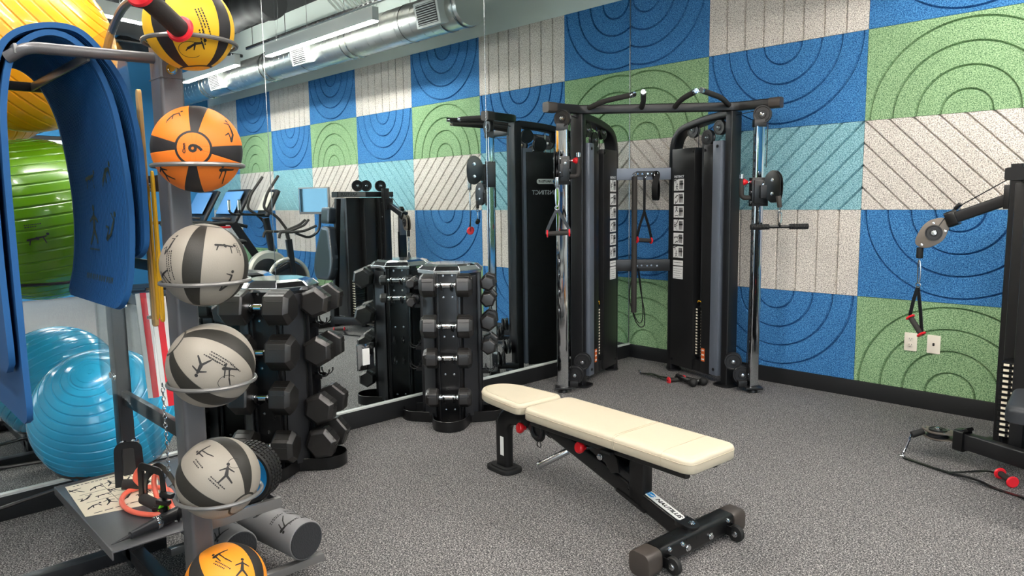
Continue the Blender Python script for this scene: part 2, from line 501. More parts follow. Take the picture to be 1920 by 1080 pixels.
# felt facing of the back wall: V grooves are real geometry
def tile_mesh(kind, w0, w1):
    """returns verts (x, z, depth) and faces for the strip w0..w1 of a tile 1.2 x 0.6"""
    hw, dp = 0.0085, 0.019
    lines = []
    def arc(cz, s, r):
        return [(0.6+r*cos(pi*i/40), cz+s*r*sin(pi*i/40)) for i in range(41)]
    if kind == 'up': fam = [lambda o, k=k: arc(0, 1, 0.1425*k+o) for k in (1, 2, 3, 4)]
    elif kind == 'down': fam = [lambda o, k=k: arc(0.6, -1, 0.1425*k+o) for k in (1, 2, 3, 4)]
    elif kind == 'vert': fam = [lambda o, k=k: [(0.15*k+o, 0), (0.15*k+o, 0.6)] for k in range(1, 8)]
    elif kind == 'back': fam = [lambda o, k=k: [(0.15*k-0.7+o, 1.3), (0.15*k+0.7+o, -0.1)] for k in range(-4, 10)]
    else: fam = [lambda o, k=k: [(0.15*k-0.7+o, -0.7), (0.15*k+0.7+o, 0.7)] for k in range(-4, 10)]
    k2 = 1.414 if kind in ('back', 'fwd') else 1
    vs, es = [], []
    def poly(p, cl=False):
        b = len(vs); vs.extend(V(q) for q in p)
        for i in range(len(p)-1): es.append((b+i, b+i+1))
        if cl: es.append((b+len(p)-1, b))
    poly([(w0, 0), (w1, 0), (w1, TH), (w0, TH)], True)
    for f in fam:
        for o in (-hw*k2, 0, hw*k2):
            l = f(o)
            # clip long diagonals
            if len(l) == 2 and kind in ('back', 'fwd'):
                (x0, y0), (x1, y1) = l; t = [0.0, 1.0]
                def cut(d, a, lo, hi):
                    ta, tb = (lo-a)/d, (hi-a)/d
                    if ta > tb: ta, tb = tb, ta
                    t[0] = max(t[0], ta); t[1] = min(t[1], tb)
                cut(x1-x0, x0, w0, w1); cut(y1-y0, y0, 0, TH)
                if t[1]-t[0] < 1e-4: continue
                l = [(x0+(x1-x0)*t[0], y0+(y1-y0)*t[0]), (x0+(x1-x0)*t[1], y0+(y1-y0)*t[1])]
            elif w0 > 0:
                l = [p for p in l if p[0] >= w0-1e-6]
                if kind in ('up', 'down') and len(l) < 41 and len(l) > 1:
                    c = 0 if kind == 'up' else 0.6
                    r = abs(l[0][0]-0.6)
                    dz = sqrt(max(0, r*r-(w0-0.6)**2)); l.append((w0, c+dz if kind == 'up' else c-dz))
                if len(l) < 2: continue
            if len(l) > 1: poly(l)
    ov, oe, of = delaunay_2d_cdt(vs, es, [], 0, 1e-5)[:3]
    def depth(x, z):
        if kind in ('up', 'down'):
            r = sqrt((x-.6)**2+(z-(0 if kind == 'up' else .6))**2)
            d = min(abs(r-0.1425*k) for k in (1, 2, 3, 4))
        elif kind == 'vert': d = min(abs(x-0.15*k) for k in range(1, 8))
        elif kind == 'back': d = min(abs((x+z-0.6)-0.15*k) for k in range(-4, 14))/1.414
        else: d = min(abs((x-z)-0.15*k) for k in range(-8, 14))/1.414
        # bevelled tile edge
        e = min(x-w0 if w0 == 0 else 9, TW-x, z, TH-z)
        return dp*max(0, 1-d/hw)
    out = [(p.x, p.y, depth(p.x, p.y)) for p in ov]
    keep = []
    for f in of:
        c = sum((ov[i] for i in f), V((0, 0)))/len(f)
        if w0-1e-6 <= c.x <= w1+1e-6 and -1e-6 <= c.y <= TH+1e-6: keep.append(tuple(f))
    return out, keep
FK = ['blue', 'green', 'grey', 'teal']
ODD = [('down', 'blue'), ('vert', 'grey'), ('fwd', 'teal'), ('down', 'blue'), ('vert', 'grey')]
EVEN = [('up', 'green'), ('down', 'blue'), ('back', 'grey'), ('up', 'green'), ('down', 'blue')]
mb = MB(); cache = {}
for col in range(0, 8):
    x0 = TA+TW*(col-1)
    for row in range(5):
        kind, c = (ODD if col % 2 else EVEN)[row]
        w0 = TW-TA if col == 0 else 0.0
        key = (kind, w0)
        if key not in cache: cache[key] = tile_mesh(kind, w0, TW)
        vs, fs = cache[key]
        g = 0.0012
        def fit(x): return min(max(x, w0+(g if w0 == 0 else 0)), TW-g)
        mb.cur = FK.index(c)
        P = [(x0+fit(x), d, ZB+TH*row+min(max(z, g), TH-g)) for x, z, d in vs]
        mb.add(P, fs)
        # tile edges going back to the wall
        a, b, lo, hi = x0+w0+(g if w0 == 0 else 0), x0+TW-g, ZB+TH*row+g, ZB+TH*(row+1)-g
        mb.add([(a, 0, lo), (b, 0, lo), (b, 0, hi), (a, 0, hi), (a, .02, lo), (b, .02, lo), (b, .02, hi), (a, .02, hi)],
               [(0, 1, 5, 4), (1, 2, 6, 5), (2, 3, 7, 6), (3, 0, 4, 7)])
panels = mb.build('felt_panelling', [FELT[k] for k in FK], wall_back, smooth=20)
mb = MB(); mb.box((RX/2, 0.004, ZB/2), (RX, 0.032, ZB)); struct(mb.build('baseboard_back', BASEM, bev=0.002))
mb = MB(); mb.box((0.0, RY/2, (ZB-.004)/2), (0.03, -RY, ZB-.004)); struct(mb.build('baseboard_left', BASEM, bev=0.002))
mb = MB(); mb.box((0.007, RY/2, ZB+0.002), (0.020, -RY, 0.010)); struct(mb.build('trim_1', mat('satin_aluminium_channel', 'd5d8d6', .45, .25)))
mb = MB(); mb.box((RX-0.01, -1.0, ZB/2), (0.03, 2.0, ZB)); struct(mb.build('baseboard_right', BASEM))

# far wall with the big window, wall behind the camera with a second one
mb = MB()
WY0, WY1, WZ0, WZ1 = -2.1, -7.6, 0.35, 2.5
mb.box((RX+.08, WY0/2, CZ/2), (.16, -WY0, CZ)); mb.box((RX+.08, (WY1+RY)/2, CZ/2), (.16, WY1-RY, CZ))
mb.box((RX+.08, (WY0+WY1)/2, WZ0/2), (.16, WY0-WY1, WZ0)); mb.box((RX+.08, (WY0+WY1)/2, (WZ1+CZ)/2), (.16, WY0-WY1, CZ-WZ1))
struct(mb.build('wall_right', WALLB))
def window(name, axis, a0, a1, z0, z1, pos, n):
    fr = MB(); t = 0.06
    def bar(a, b, za, zb):
        if axis == 'y': fr.box((pos, (a+b)/2, (za+zb)/2), (t, abs(b-a), zb-za))
        else: fr.box(((a+b)/2, pos, (za+zb)/2), (abs(b-a), t, zb-za))
    bar(a0, a1, z0, z0+t); bar(a0, a1, z1-t, z1); bar(a0, a1, z1-.55, z1-.5)
    s = 1 if a1 > a0 else -1
    for i in range(n+1):
        c = a0+(a1-a0)*i/n; c = c+s*t/2 if i == 0 else (c-s*t/2 if i == n else c)
        bar(c-t/2, c+t/2, z0, z1)
    f = struct(fr.build(name, SATIN))
    g = MB()
    if axis == 'y': g.box((pos, (a0+a1)/2, (z0+z1)/2), (.008, abs(a1-a0)-.02, z1-z0-.02))
    else: g.box(((a0+a1)/2, pos, (z0+z1)/2), (abs(a1-a0)-.02, .008, z1-z0-.02))
    g.build('window_glass', clear_plastic('window_pane', (.97, .98, .98), .05), f)
window('window_1', 'y', WY0, WY1, WZ0, WZ1, RX+.06, 4)
mb = MB()
BX0, BX1 = 5.2, 8.9
mb.box((BX0/2-.1, RY-.08, CZ/2), (BX0+.2, .16, CZ)); mb.box(((BX1+RX)/2+.1, RY-.08, CZ/2), (RX-BX1+.2, .16, CZ))
mb.box(((BX0+BX1)/2, RY-.08, WZ0/2), (BX1-BX0, .16, WZ0)); mb.box(((BX0+BX1)/2, RY-.08, (2.9+CZ)/2), (BX1-BX0, .16, CZ-2.9))
struct(mb.build('wall_front', WALLG))
window('window_2', 'x', BX0, BX1, WZ0, 2.9, RY-.06, 3)
for nm, loc, rot, sx, sy in (('window_light_right', (RX+.2, (WY0+WY1)/2, (WZ0+WZ1)/2), (0, rad(90), 0), WZ1-WZ0, WY0-WY1),
                             ('window_light_front', ((BX0+BX1)/2, RY-.2, 1.62), (rad(90), 0, 0), BX1-BX0, 2.9-WZ0)):
    l = bpy.data.lights.new(nm, 'AREA'); l.shape = 'RECTANGLE'; l.size = sx; l.size_y = sy; l.cycles.is_portal = True
    o = bpy.data.objects.new(nm, l); o.location = loc; o.rotation_euler = rot; COL.objects.link(o)
# greenery outside
mb = MB()
for i in range(40):
    y = -1.5-7*i/40
    mb.sphere((RX+3.0+random.uniform(-.2, .3), y, 1.0+random.uniform(0, .3)), 1.3, 14, 8, sc=(.6, 1, 1.1))
o = mb.build('hedge', HEDGE); o['kind'] = 'stuff'; tag(o, 'sunlit green hedge outside the far window', 'hedge')
mb = MB(); mb.box((5, -5, -.12), (40, 40, .04)); o = struct(mb.build('ground', mat('pavement', '8d8d88', .9)))

# mirror wall
for nm, y0, y1, lab in (('tall frameless mirror panel nearest the room corner', -0.012, -1.690, 0),
                        ('tall frameless mirror panel above the far dumbbell rack', -1.693, -3.329, 0),
                        ('tall frameless mirror panel behind the exercise balls and the accessory rack', -3.332, -5.2, 0)):
    mb = MB(); mb.box((-0.003, (y0+y1)/2, (ZB+.004+3.75)/2), (.006, y0-y1, 3.75-ZB-.004))
    o = tag(mb.build('wall_mirror', MIRROR), nm, 'mirror', 'wall of mirror sheets')
    for p_ in o.data.polygons: p_.use_smooth = False
# thin bright joints between the mirror sheets
mb = MB(); mb.box((0.0, -1.6915, 1.93), (.003, .003, 3.6)); mb.box((0.0, -3.3305, 1.93), (.003, .003, 3.6)); mb.box((.001, -0.008, 1.93), (.004, .004, 3.6))
struct(mb.build('trim_2', STEEL))
# outlets
def wall_plate(loc, label, name, M, kind):
    t = thing(name, label, 'outlet', loc)
    a = MB(); a.prism(rsec(.078, .122, .006), .006, M); a.build('cover_plate', OUTLET, t, bev=.0015)
    b = MB()
    if kind == 'duplex':
        for z in (-.02, .02):
            b.prism([(x, y+z) for x, y in rsec(.034, .028, .01)], .0085, M)
        b.build('socket_face', OUTLET, t, bev=.001)
        c = MB()
        for z in (-.02, .02):
            for x in (-.007, .007): c.box((x, z+.002, .0087), (.0025, .009, .001), M)
            c.box((0, z-.008, .0087), (.004, .004, .001), M)
        c.build('slot', INK, t)
    else:
        b.prism(rsec(.012, .02, .003), .0085, M); b.build('cable_jack', INK, t)
    return t
MBK = Matrix(((1, 0, 0, 0), (0, 0, -1, 0), (0, 1, 0, 0), (0, 0, 0, 1)))   # local z -> -y (faces the room)
wall_plate((2.317, -.001, .44), 'almond duplex wall outlet under the hanging cable handle', 'wall_outlet', MBK, 'duplex')
wall_plate((2.455, -.001, .44), 'almond cable jack plate right of the duplex outlet', 'wall_jack', MBK, 'jack')
MML = Matrix(((0, 0, 1, 0), (1, 0, 0, 0), (0, 1, 0, 0), (0, 0, 0, 1)))
t = thing('mirror_outlet', 'chrome framed white outlet set into the mirror beside the far dumbbell rack', 'outlet', (0.001, -2.76, .445))
a = MB(); a.prism(rsec(.12, .17, .004), .006, MML); a.build('cover_plate', CHROME, t, bev=.002)
a = MB(); a.prism(rsec(.05, .105, .003), .010, MML); a.build('socket_face', WHITE, t, bev=.001)
# a second pair on the felt wall seen only in the mirror
wall_plate((4.45, -.001, .44), 'almond wall outlet reflected beside the seat back of the cable machine', 'wall_outlet', MBK, 'duplex')

# ------------------------------------------------------------------ overhead
def ring_duct(name, label, x0, x1, y, z, r):
    t = thing(name, label, 'duct', (x0, y, z))
    L = x1-x0
    a = MB(); prof = []
    a.lathe([(0.0, 0)]+[(r, 0.0), (r, L)]+[(0, L)], 40, frame((0, 0, 0), (1, 0, 0))); a.build('duct_tube', GALV, t, smooth=50)
    # spiral seam
    a = MB(); pts = []; N = int(L/.13*16)
    for i in range(N+1):
        A = 2*pi*i/16; pts.append((L*i/N, (r+.0005)*cos(A), (r+.0005)*sin(A)))
    a.tube(pts, .0035, 4); a.build('spiral_seam', GALV, t)
    a = MB()
    for c in (0.06, 0.3, 1.9, 2.02, 3.9, 4.02, 5.9, 6.02):
        if c < L: a.torus(frame((c, 0, 0), (1, 0, 0)), r+.004, .008, 36, 6)
    a.build('joint_band', STEEL, t)
    for c in (0.17, 2.66, 5.14):
        if c < L-.3:
            M = Matrix.Translation((c, 0, 0)) @ Matrix.Rotation(rad(12), 4, 'X')
            g = MB(); g.box((.17, -r-.02, 0), (.36, .10, .23), M); go = g.build('register', LAMPB, t, bev=.004)
            s = MB()
            for k in range(9): s.box((.17, -r-.075, -.085+.021*k), (.29, .012, .006), M @ Matrix.Identity(4))
            s.build('louvre', LAMPB, go)
            s = MB(); s.box((.17, -r-.0705, 0), (.30, .002, .185), M); s.build('register_opening', INK, go)
    a = MB()
    for c in (0.9, 3.0, 5.2):
        if c < L: a.tube([(c, -.02, r), (c, -.02, CZ-z)], .003, 5); a.torus(frame((c, 0, 0), (1, 0, 0)), r+.002, .004, 30, 5)
    a.build('hanger', STEEL, t)
    return t
ring_duct('spiral_duct', 'long round galvanised spiral duct hung along the panelled wall', 1.37, 8.7, -.62, 3.22, .185)
for i, (x, y, L, a) in enumerate(LAMPS):
    lab = ['long white linear lamp hung beside the round duct', 'shorter white linear lamp hung at the far end of the round duct', 'white linear lamp hung above the yellow exercise balls',
           'white linear lamp hung over the dumbbell racks', 'white linear lamp hung above the camera side of the bench', 'white linear lamp hung over the cardio row',
           'white linear lamp hung near the front windows', 'white linear lamp hung nearest the far window'][i]
    t = thing('linear_lamp', lab, 'lamp', (x, y, FIX_Z), a, 'suspended linear lamps')
    h = MB(); h.box((0, 0, .07), (L, .075, .13)); h.build('lamp_housing', LAMPB, t, bev=.003)
    d = MB(); d.box((0, 0, 0), (L-.02, .068, .012)); d.build('diffuser', LENS, t)
    d = MB(); d.box((0, 0, .1352), (L-.02, .06, .001)); d.build('upper_diffuser', UPLENS, t)
    c = MB()
    for q in (-L*.4, L*.4):
        c.tube([(q, 0, .13), (q-.08, 0, .5), (q-.02, 0, CZ-FIX_Z)], .002, 4); c.tube([(q, 0, .13), (q+.03, 0, CZ-FIX_Z)], .002, 4)
    c.build('hanging_wire', STEEL, t)
# conduits, tray, dark ducts near the ceiling
for i in range(9):
    mb = MB(); x0 = 3.80+.095*i
    mb.tube([(x0, -.02, 3.80+.006*(i % 3)), (x0-3.5-.02*i, -3.52, 3.80+.006*(i % 3))], .016, 8)
    tag(mb.build('steel_conduit', GALV), 'steel conduit in the bundle running under the black ceiling', 'conduit', 'bundle of steel conduits')
t = thing('cable_tray', 'slotted steel strut hung above the long linear lamp', 'cable tray', (2.1, -.34, 3.69))
a = MB(); a.box((2.3, 0, 0), (4.6, .04, .04)); a.build('strut_channel', STEEL, t, bev=.003)
a = MB()
for k in range(40): a.box((.3+k*.1, -.0205, 0), (.05, .002, .014))
a.build('slot', INK, t)
a = MB()
for x in (.4, 1.9, 3.4, 4.4): a.tube([(x, 0, 0), (x, 0, CZ-3.69)], .005, 6)
a.build('threaded_rod', STEEL, t)
for (x0, y0, x1, y1, r, z) in ((4.9, -.8, 9.0, -1.3, .20, 3.92), (5.3, -1.9, 5.3, -7.5, .22, 3.86), (.3, -2.6, 3.4, -2.9, .2, 3.93), (6.9, -1.6, 6.9, -7.5, .22, 3.88)):
    mb = MB(); n = 40; pts = []; rr = []
    for i in range(n+1):
        s = i/n; pts.append((x0+(x1-x0)*s, y0+(y1-y0)*s+.05*sin(9*s), z+.03*sin(13*s))); rr.append(r*(1+.08*sin(i*2.1)+.05*sin(i*.7)))
    mb.tube(pts, rr, 16)
    tag(mb.build('wrapped_duct', DUCTB), {(4.9): 'lumpy black wrapped duct parallel to the panelled wall', 5.3: 'black wrapped duct crossing the room over the bench', .3: 'black wrapped duct running above the dumbbell racks', 6.9: 'black wrapped duct crossing over the cardio row'}[x0], 'duct')
t = thing('sprinkler_pipe', 'black pipe with a small red sprinkler cap under the ceiling', 'pipe', (7.4, -.9, 3.72))
a = MB(); a.tube([(0, .8, 0), (0, -6, 0)], .025, 8); a.build('pipe', SATIN, t)
a = MB(); a.cyl((0, .2, 0), (0, .2, -.09), .02, .05, 14); a.build('sprinkler_cap', RED, t)

# ================================================================== shared gym pieces
def pulley(mb, c, axis, r, w_=.02, bore=True):
    M = frame(c, axis)
    mb.lathe([(0, -w_/2), (r, -w_/2), (r, -w_/2+.004), (r-.008, -.002), (r-.008, .002), (r, w_/2-.004), (r, w_/2), (r*.86, w_/2), (r*.8, w_/2-.003), (r*.45, w_/2-.003), (r*.4, w_/2+.002), (0, w_/2+.002)], 30, M)
def bolt(mb, c, axis, r=.011, h=.008):
    M = frame(c, axis)
    mb.lathe([(0, 0), (r*1.4, 0), (r*1.4, h*.3), (r, h*.35), (r, h*.9), (r*.7, h), (0, h)], 12, M)
def knob(mb, c, axis, r=.028):
    M = frame(c, axis)
    mb.lathe([(.008, -.035), (.012, -.02), (r*.8, -.012), (r, 0), (r, .008), (r*.85, .014), (0, .016)], 24, M)
def carabiner(mb, top, bot, r=.004, wd=.018, side=(1, 0, 0)):
    top, bot, side = V(top), V(bot), V(side).normalized()
    L = bot-top
    pts = [top, top+L*.12+side*wd*.6, top+L*.5+side*wd*.9, top+L*.85+side*wd*.7, bot, top+L*.85-side*wd*.5, top+L*.5-side*wd*.55, top+L*.12-side*wd*.4]
    mb.tube(crom(pts, 5, True), r, 7, closed=True)
    return mb
def dshandle(name, label, loc, rz, top_z, a, b, half=.07, r=.016, carab=.06, axis=(1, 0, 0), group=None, neck=0.0):
    """stirrup handle: strap triangle from top to a foam grip between two red rings; a,b local grip ends"""
    t = thing(name, label, 'cable handle', loc, rz, group)
    a, b = V(a), V(b); ax = (b-a).normalized()
    m = MB(); m.cyl(a, b, r, n=16); m.build('grip', FOAMBLK, t, bev=.002)
    m = MB()
    for p, s in ((a, -1), (b, 1)):
        m.lathe([(r*.6, -.005), (r*1.5, -.005), (r*1.75, 0), (r*1.5, .006), (r*.6, .006)], 20, frame(p+ax*s*.004, ax*s))
    m.build('ring', REDR, t)
    top0 = V((0, 0, top_z)); top = V((0, 0, top_z*(1-neck))); m = MB()
    sec = rsec(.022, .004, .001, 1)
    if neck: m.sweep([top0, top-V((0, 0, .01))], sec, up=V((0, 0, 1)).cross(ax)+V((0, 0, .01)))
    for p, s in ((a, -1), (b, 1)):
        q = p+ax*s*.006
        m.sweep(fillet([top, top*.5+q*.5+ax*s*.008, q+V((0, 0, .02)), q-V((0, 0, .004))], .02), sec, up=V((0, 0, 1)).cross(ax)+V((0, 0, .01)))
    m.build('strap', BLACK, t)
    top = top0
    m = MB(); m.torus(frame(top+V((0, 0, .008)), ax.cross(V((0, 0, 1)))), .014, .003, 20, 6)
    if carab: carabiner(m, top+V((0, 0, .018)), top+V((0, 0, .018+carab)), side=ax)
    m.build('clip', STEEL, t)
    return t
def placard(parent, M, w_, h_, n, name='exercise_placard', header=None, seed=0):
    """column of n little pictures under a header on a black strip; M: origin top centre, x right, y up, z out"""
    p = MB(); f = MB(); f.cur = 0
    gap = h_*.012; foot = h_*.2; bh = (h_-foot)/n
    for i in range(n):
        y1 = -bh*i; y0 = y1-bh+gap*1.6
        p.box((0, (y0+y1)/2, .0006), (w_, y1-y0, .0012), M)
        mp0 = plane_map(M, .0016)
        figure(f, i+seed, w_*.42, lambda x, y, c=(y0+y1)/2: mp0(-w_*.22+x, c+(y1-y0)*.22+y))
        figure(f, i+2+seed, w_*.36, lambda x, y, c=(y0+y1)/2: mp0(-w_*.2+x, c-(y1-y0)*.25+y))
        for q in range(3):
            f.add([mp0(w_*(.08+.12*q), y0+(y1-y0)*.12), mp0(w_*(.14+.12*q), y0+(y1-y0)*.12), mp0(w_*(.16+.12*q), y1-(y1-y0)*.12), mp0(w_*(.06+.12*q), y1-(y1-y0)*.16)], [(0, 1, 2, 3)])
        f.add([mp0(w_*.05, (y0+y1)/2), mp0(w_*.44, (y0+y1)/2), mp0(w_*.44, (y0+y1)/2+w_*.12), mp0(w_*.05, (y0+y1)/2+w_*.1)], [(0, 1, 2, 3)])
    yf = -(h_-foot)
    p.box((0, yf-foot*.17, .0006), (w_, foot*.26, .0012), M); p.box((0, yf-foot*.66, .0006), (w_, foot*.62, .0012), M)
    caption(f, -w_*.42, yf-foot*.17, w_*.8, plane_map(M, .0016), 1, .006)
    caption(f, -w_*.44, yf-foot*.48, w_*.86, plane_map(M, .0016), 5, .003, foot*.11, .01)
    o = p.build(name, WHITE, parent); f.build('printed_figures', INK, o)
    if header: text(header, w_*.22, M @ Matrix.Translation((0, w_*.16, .0003)), 'lettering', INKW, parent, bold=.0006)
    return o

# ================================================================== corner cable machine
TRL = (.896, -.838, 0); TRZ = math.degrees(atan2(.681, .7325))
tr = thing('cable_machine', 'black corner cable machine with twin weight towers, chrome columns and pull-up bar', 'cable machine', TRL, TRZ)
def tpt(s, k, n):
    """point along tower k (-1 left, 1 right): s metres from the upright to the rear, n metres out of the inner face"""
    ax, ay, bx, by = (.55, .205, .228, .735) if k > 0 else (-.578, .205, -.295, .735)
    L = sqrt((bx-ax)**2+(by-ay)**2); tx, ty = (bx-ax)/L, (by-ay)/L
    nx, ny = -ty*k, tx*k
    if k == -1: nx, ny = ty, -tx
    else: nx, ny = -ty, tx
    # inner normal must point to the centre/front
    if nx*k > 0: nx, ny = -nx, -ny
    return V((ax+tx*s+nx*n, ay+ty*s+ny*n, 0)), V((tx, ty, 0)), V((nx, ny, 0))
def tframe(s, k, n, z):
    """frame on the inner face of a tower: local z out of the face, local y up"""
    p, t, nn = tpt(s, k, n)
    x = V((0, 0, 1)).cross(nn)
    M = Matrix((x, V((0, 0, 1)), nn)).transposed().to_4x4(); M.translation = p+V((0, 0, z)); return M
TH_ = .055   # half thickness of a tower
for k in (-1, 1):
    side = 'left' if k < 0 else 'right'
    # upright
    p, t_, n_ = tpt(0, k, 0)
    M = frame((0, 0, 0), (0, 0, 1), t_); M.translation = p
    a = MB(); a.prism(rsec(.065, .10, .008), 2.02, M, .012); a.prism(rsec(.16, .20, .05, 6), .012, M); a.build('upright', SATIN, tr)
    # arch and rear post
    pr = tpt(.62, k, 0)[0]
    a = MB(); pts = fillet([p+t_*.02+V((0, 0, 2.02)), p+t_*.30+V((0, 0, 2.0)), pr+V((0, 0, 1.93)), pr+V((0, 0, 0.01))], .26, 10)
    a.sweep(pts, rsec(.10, .055, .01), up=t_); a.prism(rsec(.11, .16, .04, 6), .012, Matrix.Translation(pr)); a.build('rear_frame', SATIN, tr)
    # shroud, inner side: strip | panel | slot | sticker panel, outer side one sheet
    def slab(name, s0, s1, n0, n1, z0, z1, m, bev=.004):
        M = tframe(0, k, 0, 0); b = MB(); c = tpt((s0+s1)/2, k, (n0+n1)/2)[0]
        F = frame((0, 0, 0), (0, 0, 1), t_); F.translation = c
        b.box((0, 0, (z0+z1)/2), (s1-s0, n1-n0, z1-z0), F); return b.build(name, m, tr, bev=bev)
    slab('shroud_back', .075, .585, -TH_, -TH_+.012, .055, 1.80, SHROUD)
    slab('shroud_edge_strip', .05, .135, -TH_+.013, TH_+.012, .065, 1.83, STRIP)
    slab('shroud_panel', .137, .245, -TH_+.013, TH_, .055, 1.81, SHROUD)
    slab('shroud_side_panel', .34, .60, -TH_+.013, TH_, .055, 1.80, SHROUD)
    slab('slot_foot', .246, .339, -.03, TH_-.01, .055, .14, SHROUD, .002)
    # weight stack and guide rods behind the slot
    st = MB()
    for q in range(17): st.box((0, 0, .175+.0235*q), (.090, .06, .0215), (lambda F: F)(Matrix.Translation(tpt(.2925, k, -.005)[0]) @ frame((0, 0, 0), (0, 0, 1), t_)))
    so = st.build('weight_stack', BLACK, tr, bev=.001)
    tk = MB(); F = tframe(.2925, k, .0255, 0)
    for q in range(16):
        tk.box((.022*k, .178+.0235*q, 0), (.012, .011, .002), F)
        tk.box((-.03*k, .19+.0235*q, 0), (.018, .012, .003), F)
    tk.build('weight_number', CARD, so)
    tk = MB(); tk.tube(crom([F @ V((-.02, .60, 0)), F @ V((0, .615, .01)), F @ V((.03, .60, 0)), F @ V((.03, .585, 0))], 4), .004, 6); tk.build('selector_loop', GOLD, so)
    g = MB()
    for s in (.27, .315): c = tpt(s, k, -.01)[0]; g.cyl(c+V((0, 0, .13)), c+V((0, 0, 1.8)), .008, n=10)
    c = tpt(.2925, k, .012)[0]; g.cyl(c+V((0, 0, .6)), c+V((0, 0, 1.98)), .0028, n=6)
    g.build('guide_rod', GRAPH if k > 0 else CHROME, tr)
    a = MB()
    for s, z in ((.09, 1.79), (.09, .11), (.36, 1.77), (.58, .10), (.23, 1.77)):
        bolt(a, tpt(s, k, TH_+(.012 if s == .09 else 0))[0]+V((0, 0, z)), n_, .009, .006)
    a.build('bolt', BLACK, tr)
    # instruction strip and warning label
    placard(tr, tframe(.515 if k > 0 else .52, k, TH_+.0008, 1.565), .115, .80, 6, header='INSTINCT', seed=0 if k > 0 else 3)
    a = MB(); F = tframe(.215 if k > 0 else .19, k, TH_+.001, .2)
    for q in range(3): a.box((0, .035-.035*q, 0), (.036, .032, .0015), F)
    wl_ = a.build('warning_label', ORANGEL, tr)
    a = MB()
    for q in range(3): a.box((0, .035-.035*q, .001), (.028, .011, .001), F); 
    a.build('label_print', WHITE, wl_)
    # arch pulleys
    for s, z, r in ((.40, 1.935, .058), (.24, 1.865, .060), (.12, 1.93, .055)):
        a = MB(); pulley(a, tpt(s, k, .015)[0]+V((0, 0, z)), n_, r, .03); po = a.build('pulley', SATIN, tr)
        a = MB(); bolt(a, tpt(s, k, .031)[0]+V((0, 0, z)), n_, .009, .012); a.build('pulley_bolt', CHROME, po)
    a = MB(); a.tube([tpt(.24, k, .015)[0]+V((0, 0, 1.92)), tpt(.12, k, .015)[0]+V((0, 0, 1.98)), tpt(.02, k, .015)[0]+V((0, 0, 2.0)), V((.69*k, .0, 2.02))], .003, 6)
    a.tube([tpt(.345, k, .015)[0]+V((0, 0, 1.94)), tpt(.345, k, .015)[0]+V((0, 0, 1.5))], .003, 6)
    a.tube([tpt(.30, k, .015)[0]+V((0, 0, 1.86)), tpt(.30, k, .015)[0]+V((0, 0, 1.5))], .003, 6)
    # cable down the column
    a.tube([V(((.74 if k > 0 else .66)*k, .012, 1.98)), V(((.735 if k > 0 else .66)*k, .012, 1.62 if k > 0 else 1.7))], .003, 6)
    a.tube([V((.64*k, .035, .13)), V((.655*k, .035, 1.3))], .003, 6)
    a.build('cable', BLACK, tr)
    # chrome column with holes
    cx = (.70 if k < 0 else .679)*k
    CM = Matrix.Translation((cx, .005, 0)) @ Matrix.Rotation(rad(14*k), 4, 'Z')
    a = MB(); a.prism(rsec(.084 if k < 0 else .066, .05, .006), 1.86, CM, .045); co = a.build('chrome_column', CHROME, tr)
    a = MB(); h = MB()
    wx = .042 if k < 0 else .033
    for q in range(30): a.lathe([(0, 0), (.010, 0), (.010, .0006), (0, .0006)], 12, CM @ frame((-wx*k, 0, .16+.058*q), (-k, 0, 0)))
    for q in range(16): h.box((0, -.0253, .30+.1*q), (.010, .001, .008), CM)
    a.build('adjustment_hole', INK, co)
    for q in range(1, 15): text(str(q*2+1), .022, CM @ Matrix.Translation((0, -.0256, .26+.1*q)) @ Matrix.Rotation(rad(90), 4, 'X'), 'lettering', GRAPH, co, ext=.0001) if q % 3 == 0 else None
    a = MB(); a.box((cx, .0, .037), (.12, .11, .014)); a.lathe([(0, 0), (.035, 0), (.03, .02), (.012, .03), (0, .03)], 20, Matrix.Translation((cx, 0, 0)))
    a.box((cx*.89, .10, .06), (.06, .22, .04)); a.build('column_foot', SATIN, tr, bev=.003)
    # low pulleys between column and upright
    for (x, y, z, r) in ((.557, .10, .205, .062), (.615, .055, .115, .066)):
        a = MB(); pulley(a, (x*k, y, z), (-.12, -1, 0), r, .03); pulley(a, (x*k+.01, y+.035, z+.003), (-.12, -1, 0), r, .012); po = a.build('pulley', SATIN, tr)
        a = MB(); bolt(a, (x*k-.001, y-.017, z), (-.12, -1, 0), .009, .01); a.build('pulley_bolt', CHROME, po)
    # top pulley under the crossbar
    a = MB(); pulley(a, (.695*k, -.005, 1.985), (-.5, -1, 0), .062, .03); po = a.build('pulley', SATIN, tr)
    a = MB(); bolt(a, V((.695*k, -.005, 1.985))+V((-.5, -1, 0)).normalized()*.018, (-.5, -1, 0), .010, .01); a.build('pulley_bolt', CHROME, po)
    a = MB(); a.box((cx, .005, 1.925), (.085, .06, .05)); a.box((cx, .03, 1.97), (.07, .012, .1)); a.build('column_top_bracket', SATIN, tr, bev=.004)
    # carriage: sleeve, curved handle, red pull knob, swivelling double pulley
    cz = 1.47 if k > 0 else 1.64
    a = MB(); a.prism(rsec(.115, .082, .006), .20, Matrix.Translation((cx+.005*k, .005, 0)), cz-.12); a.box((cx, -.045, cz-.02), (.08, .03, .16)); cg = a.build('carriage', BLACK, tr, bev=.003)
    a = MB()
    for zz in (-.09, -.02, .05): bolt(a, (cx-.053*k, -.02, cz+zz), (-k, -.3, 0), .008, .008)
    bolt(a, (cx+.02, -.061, cz+.03), (0, -1, 0), .008, .008)
    a.build('carriage_bolt', CHROME, cg)
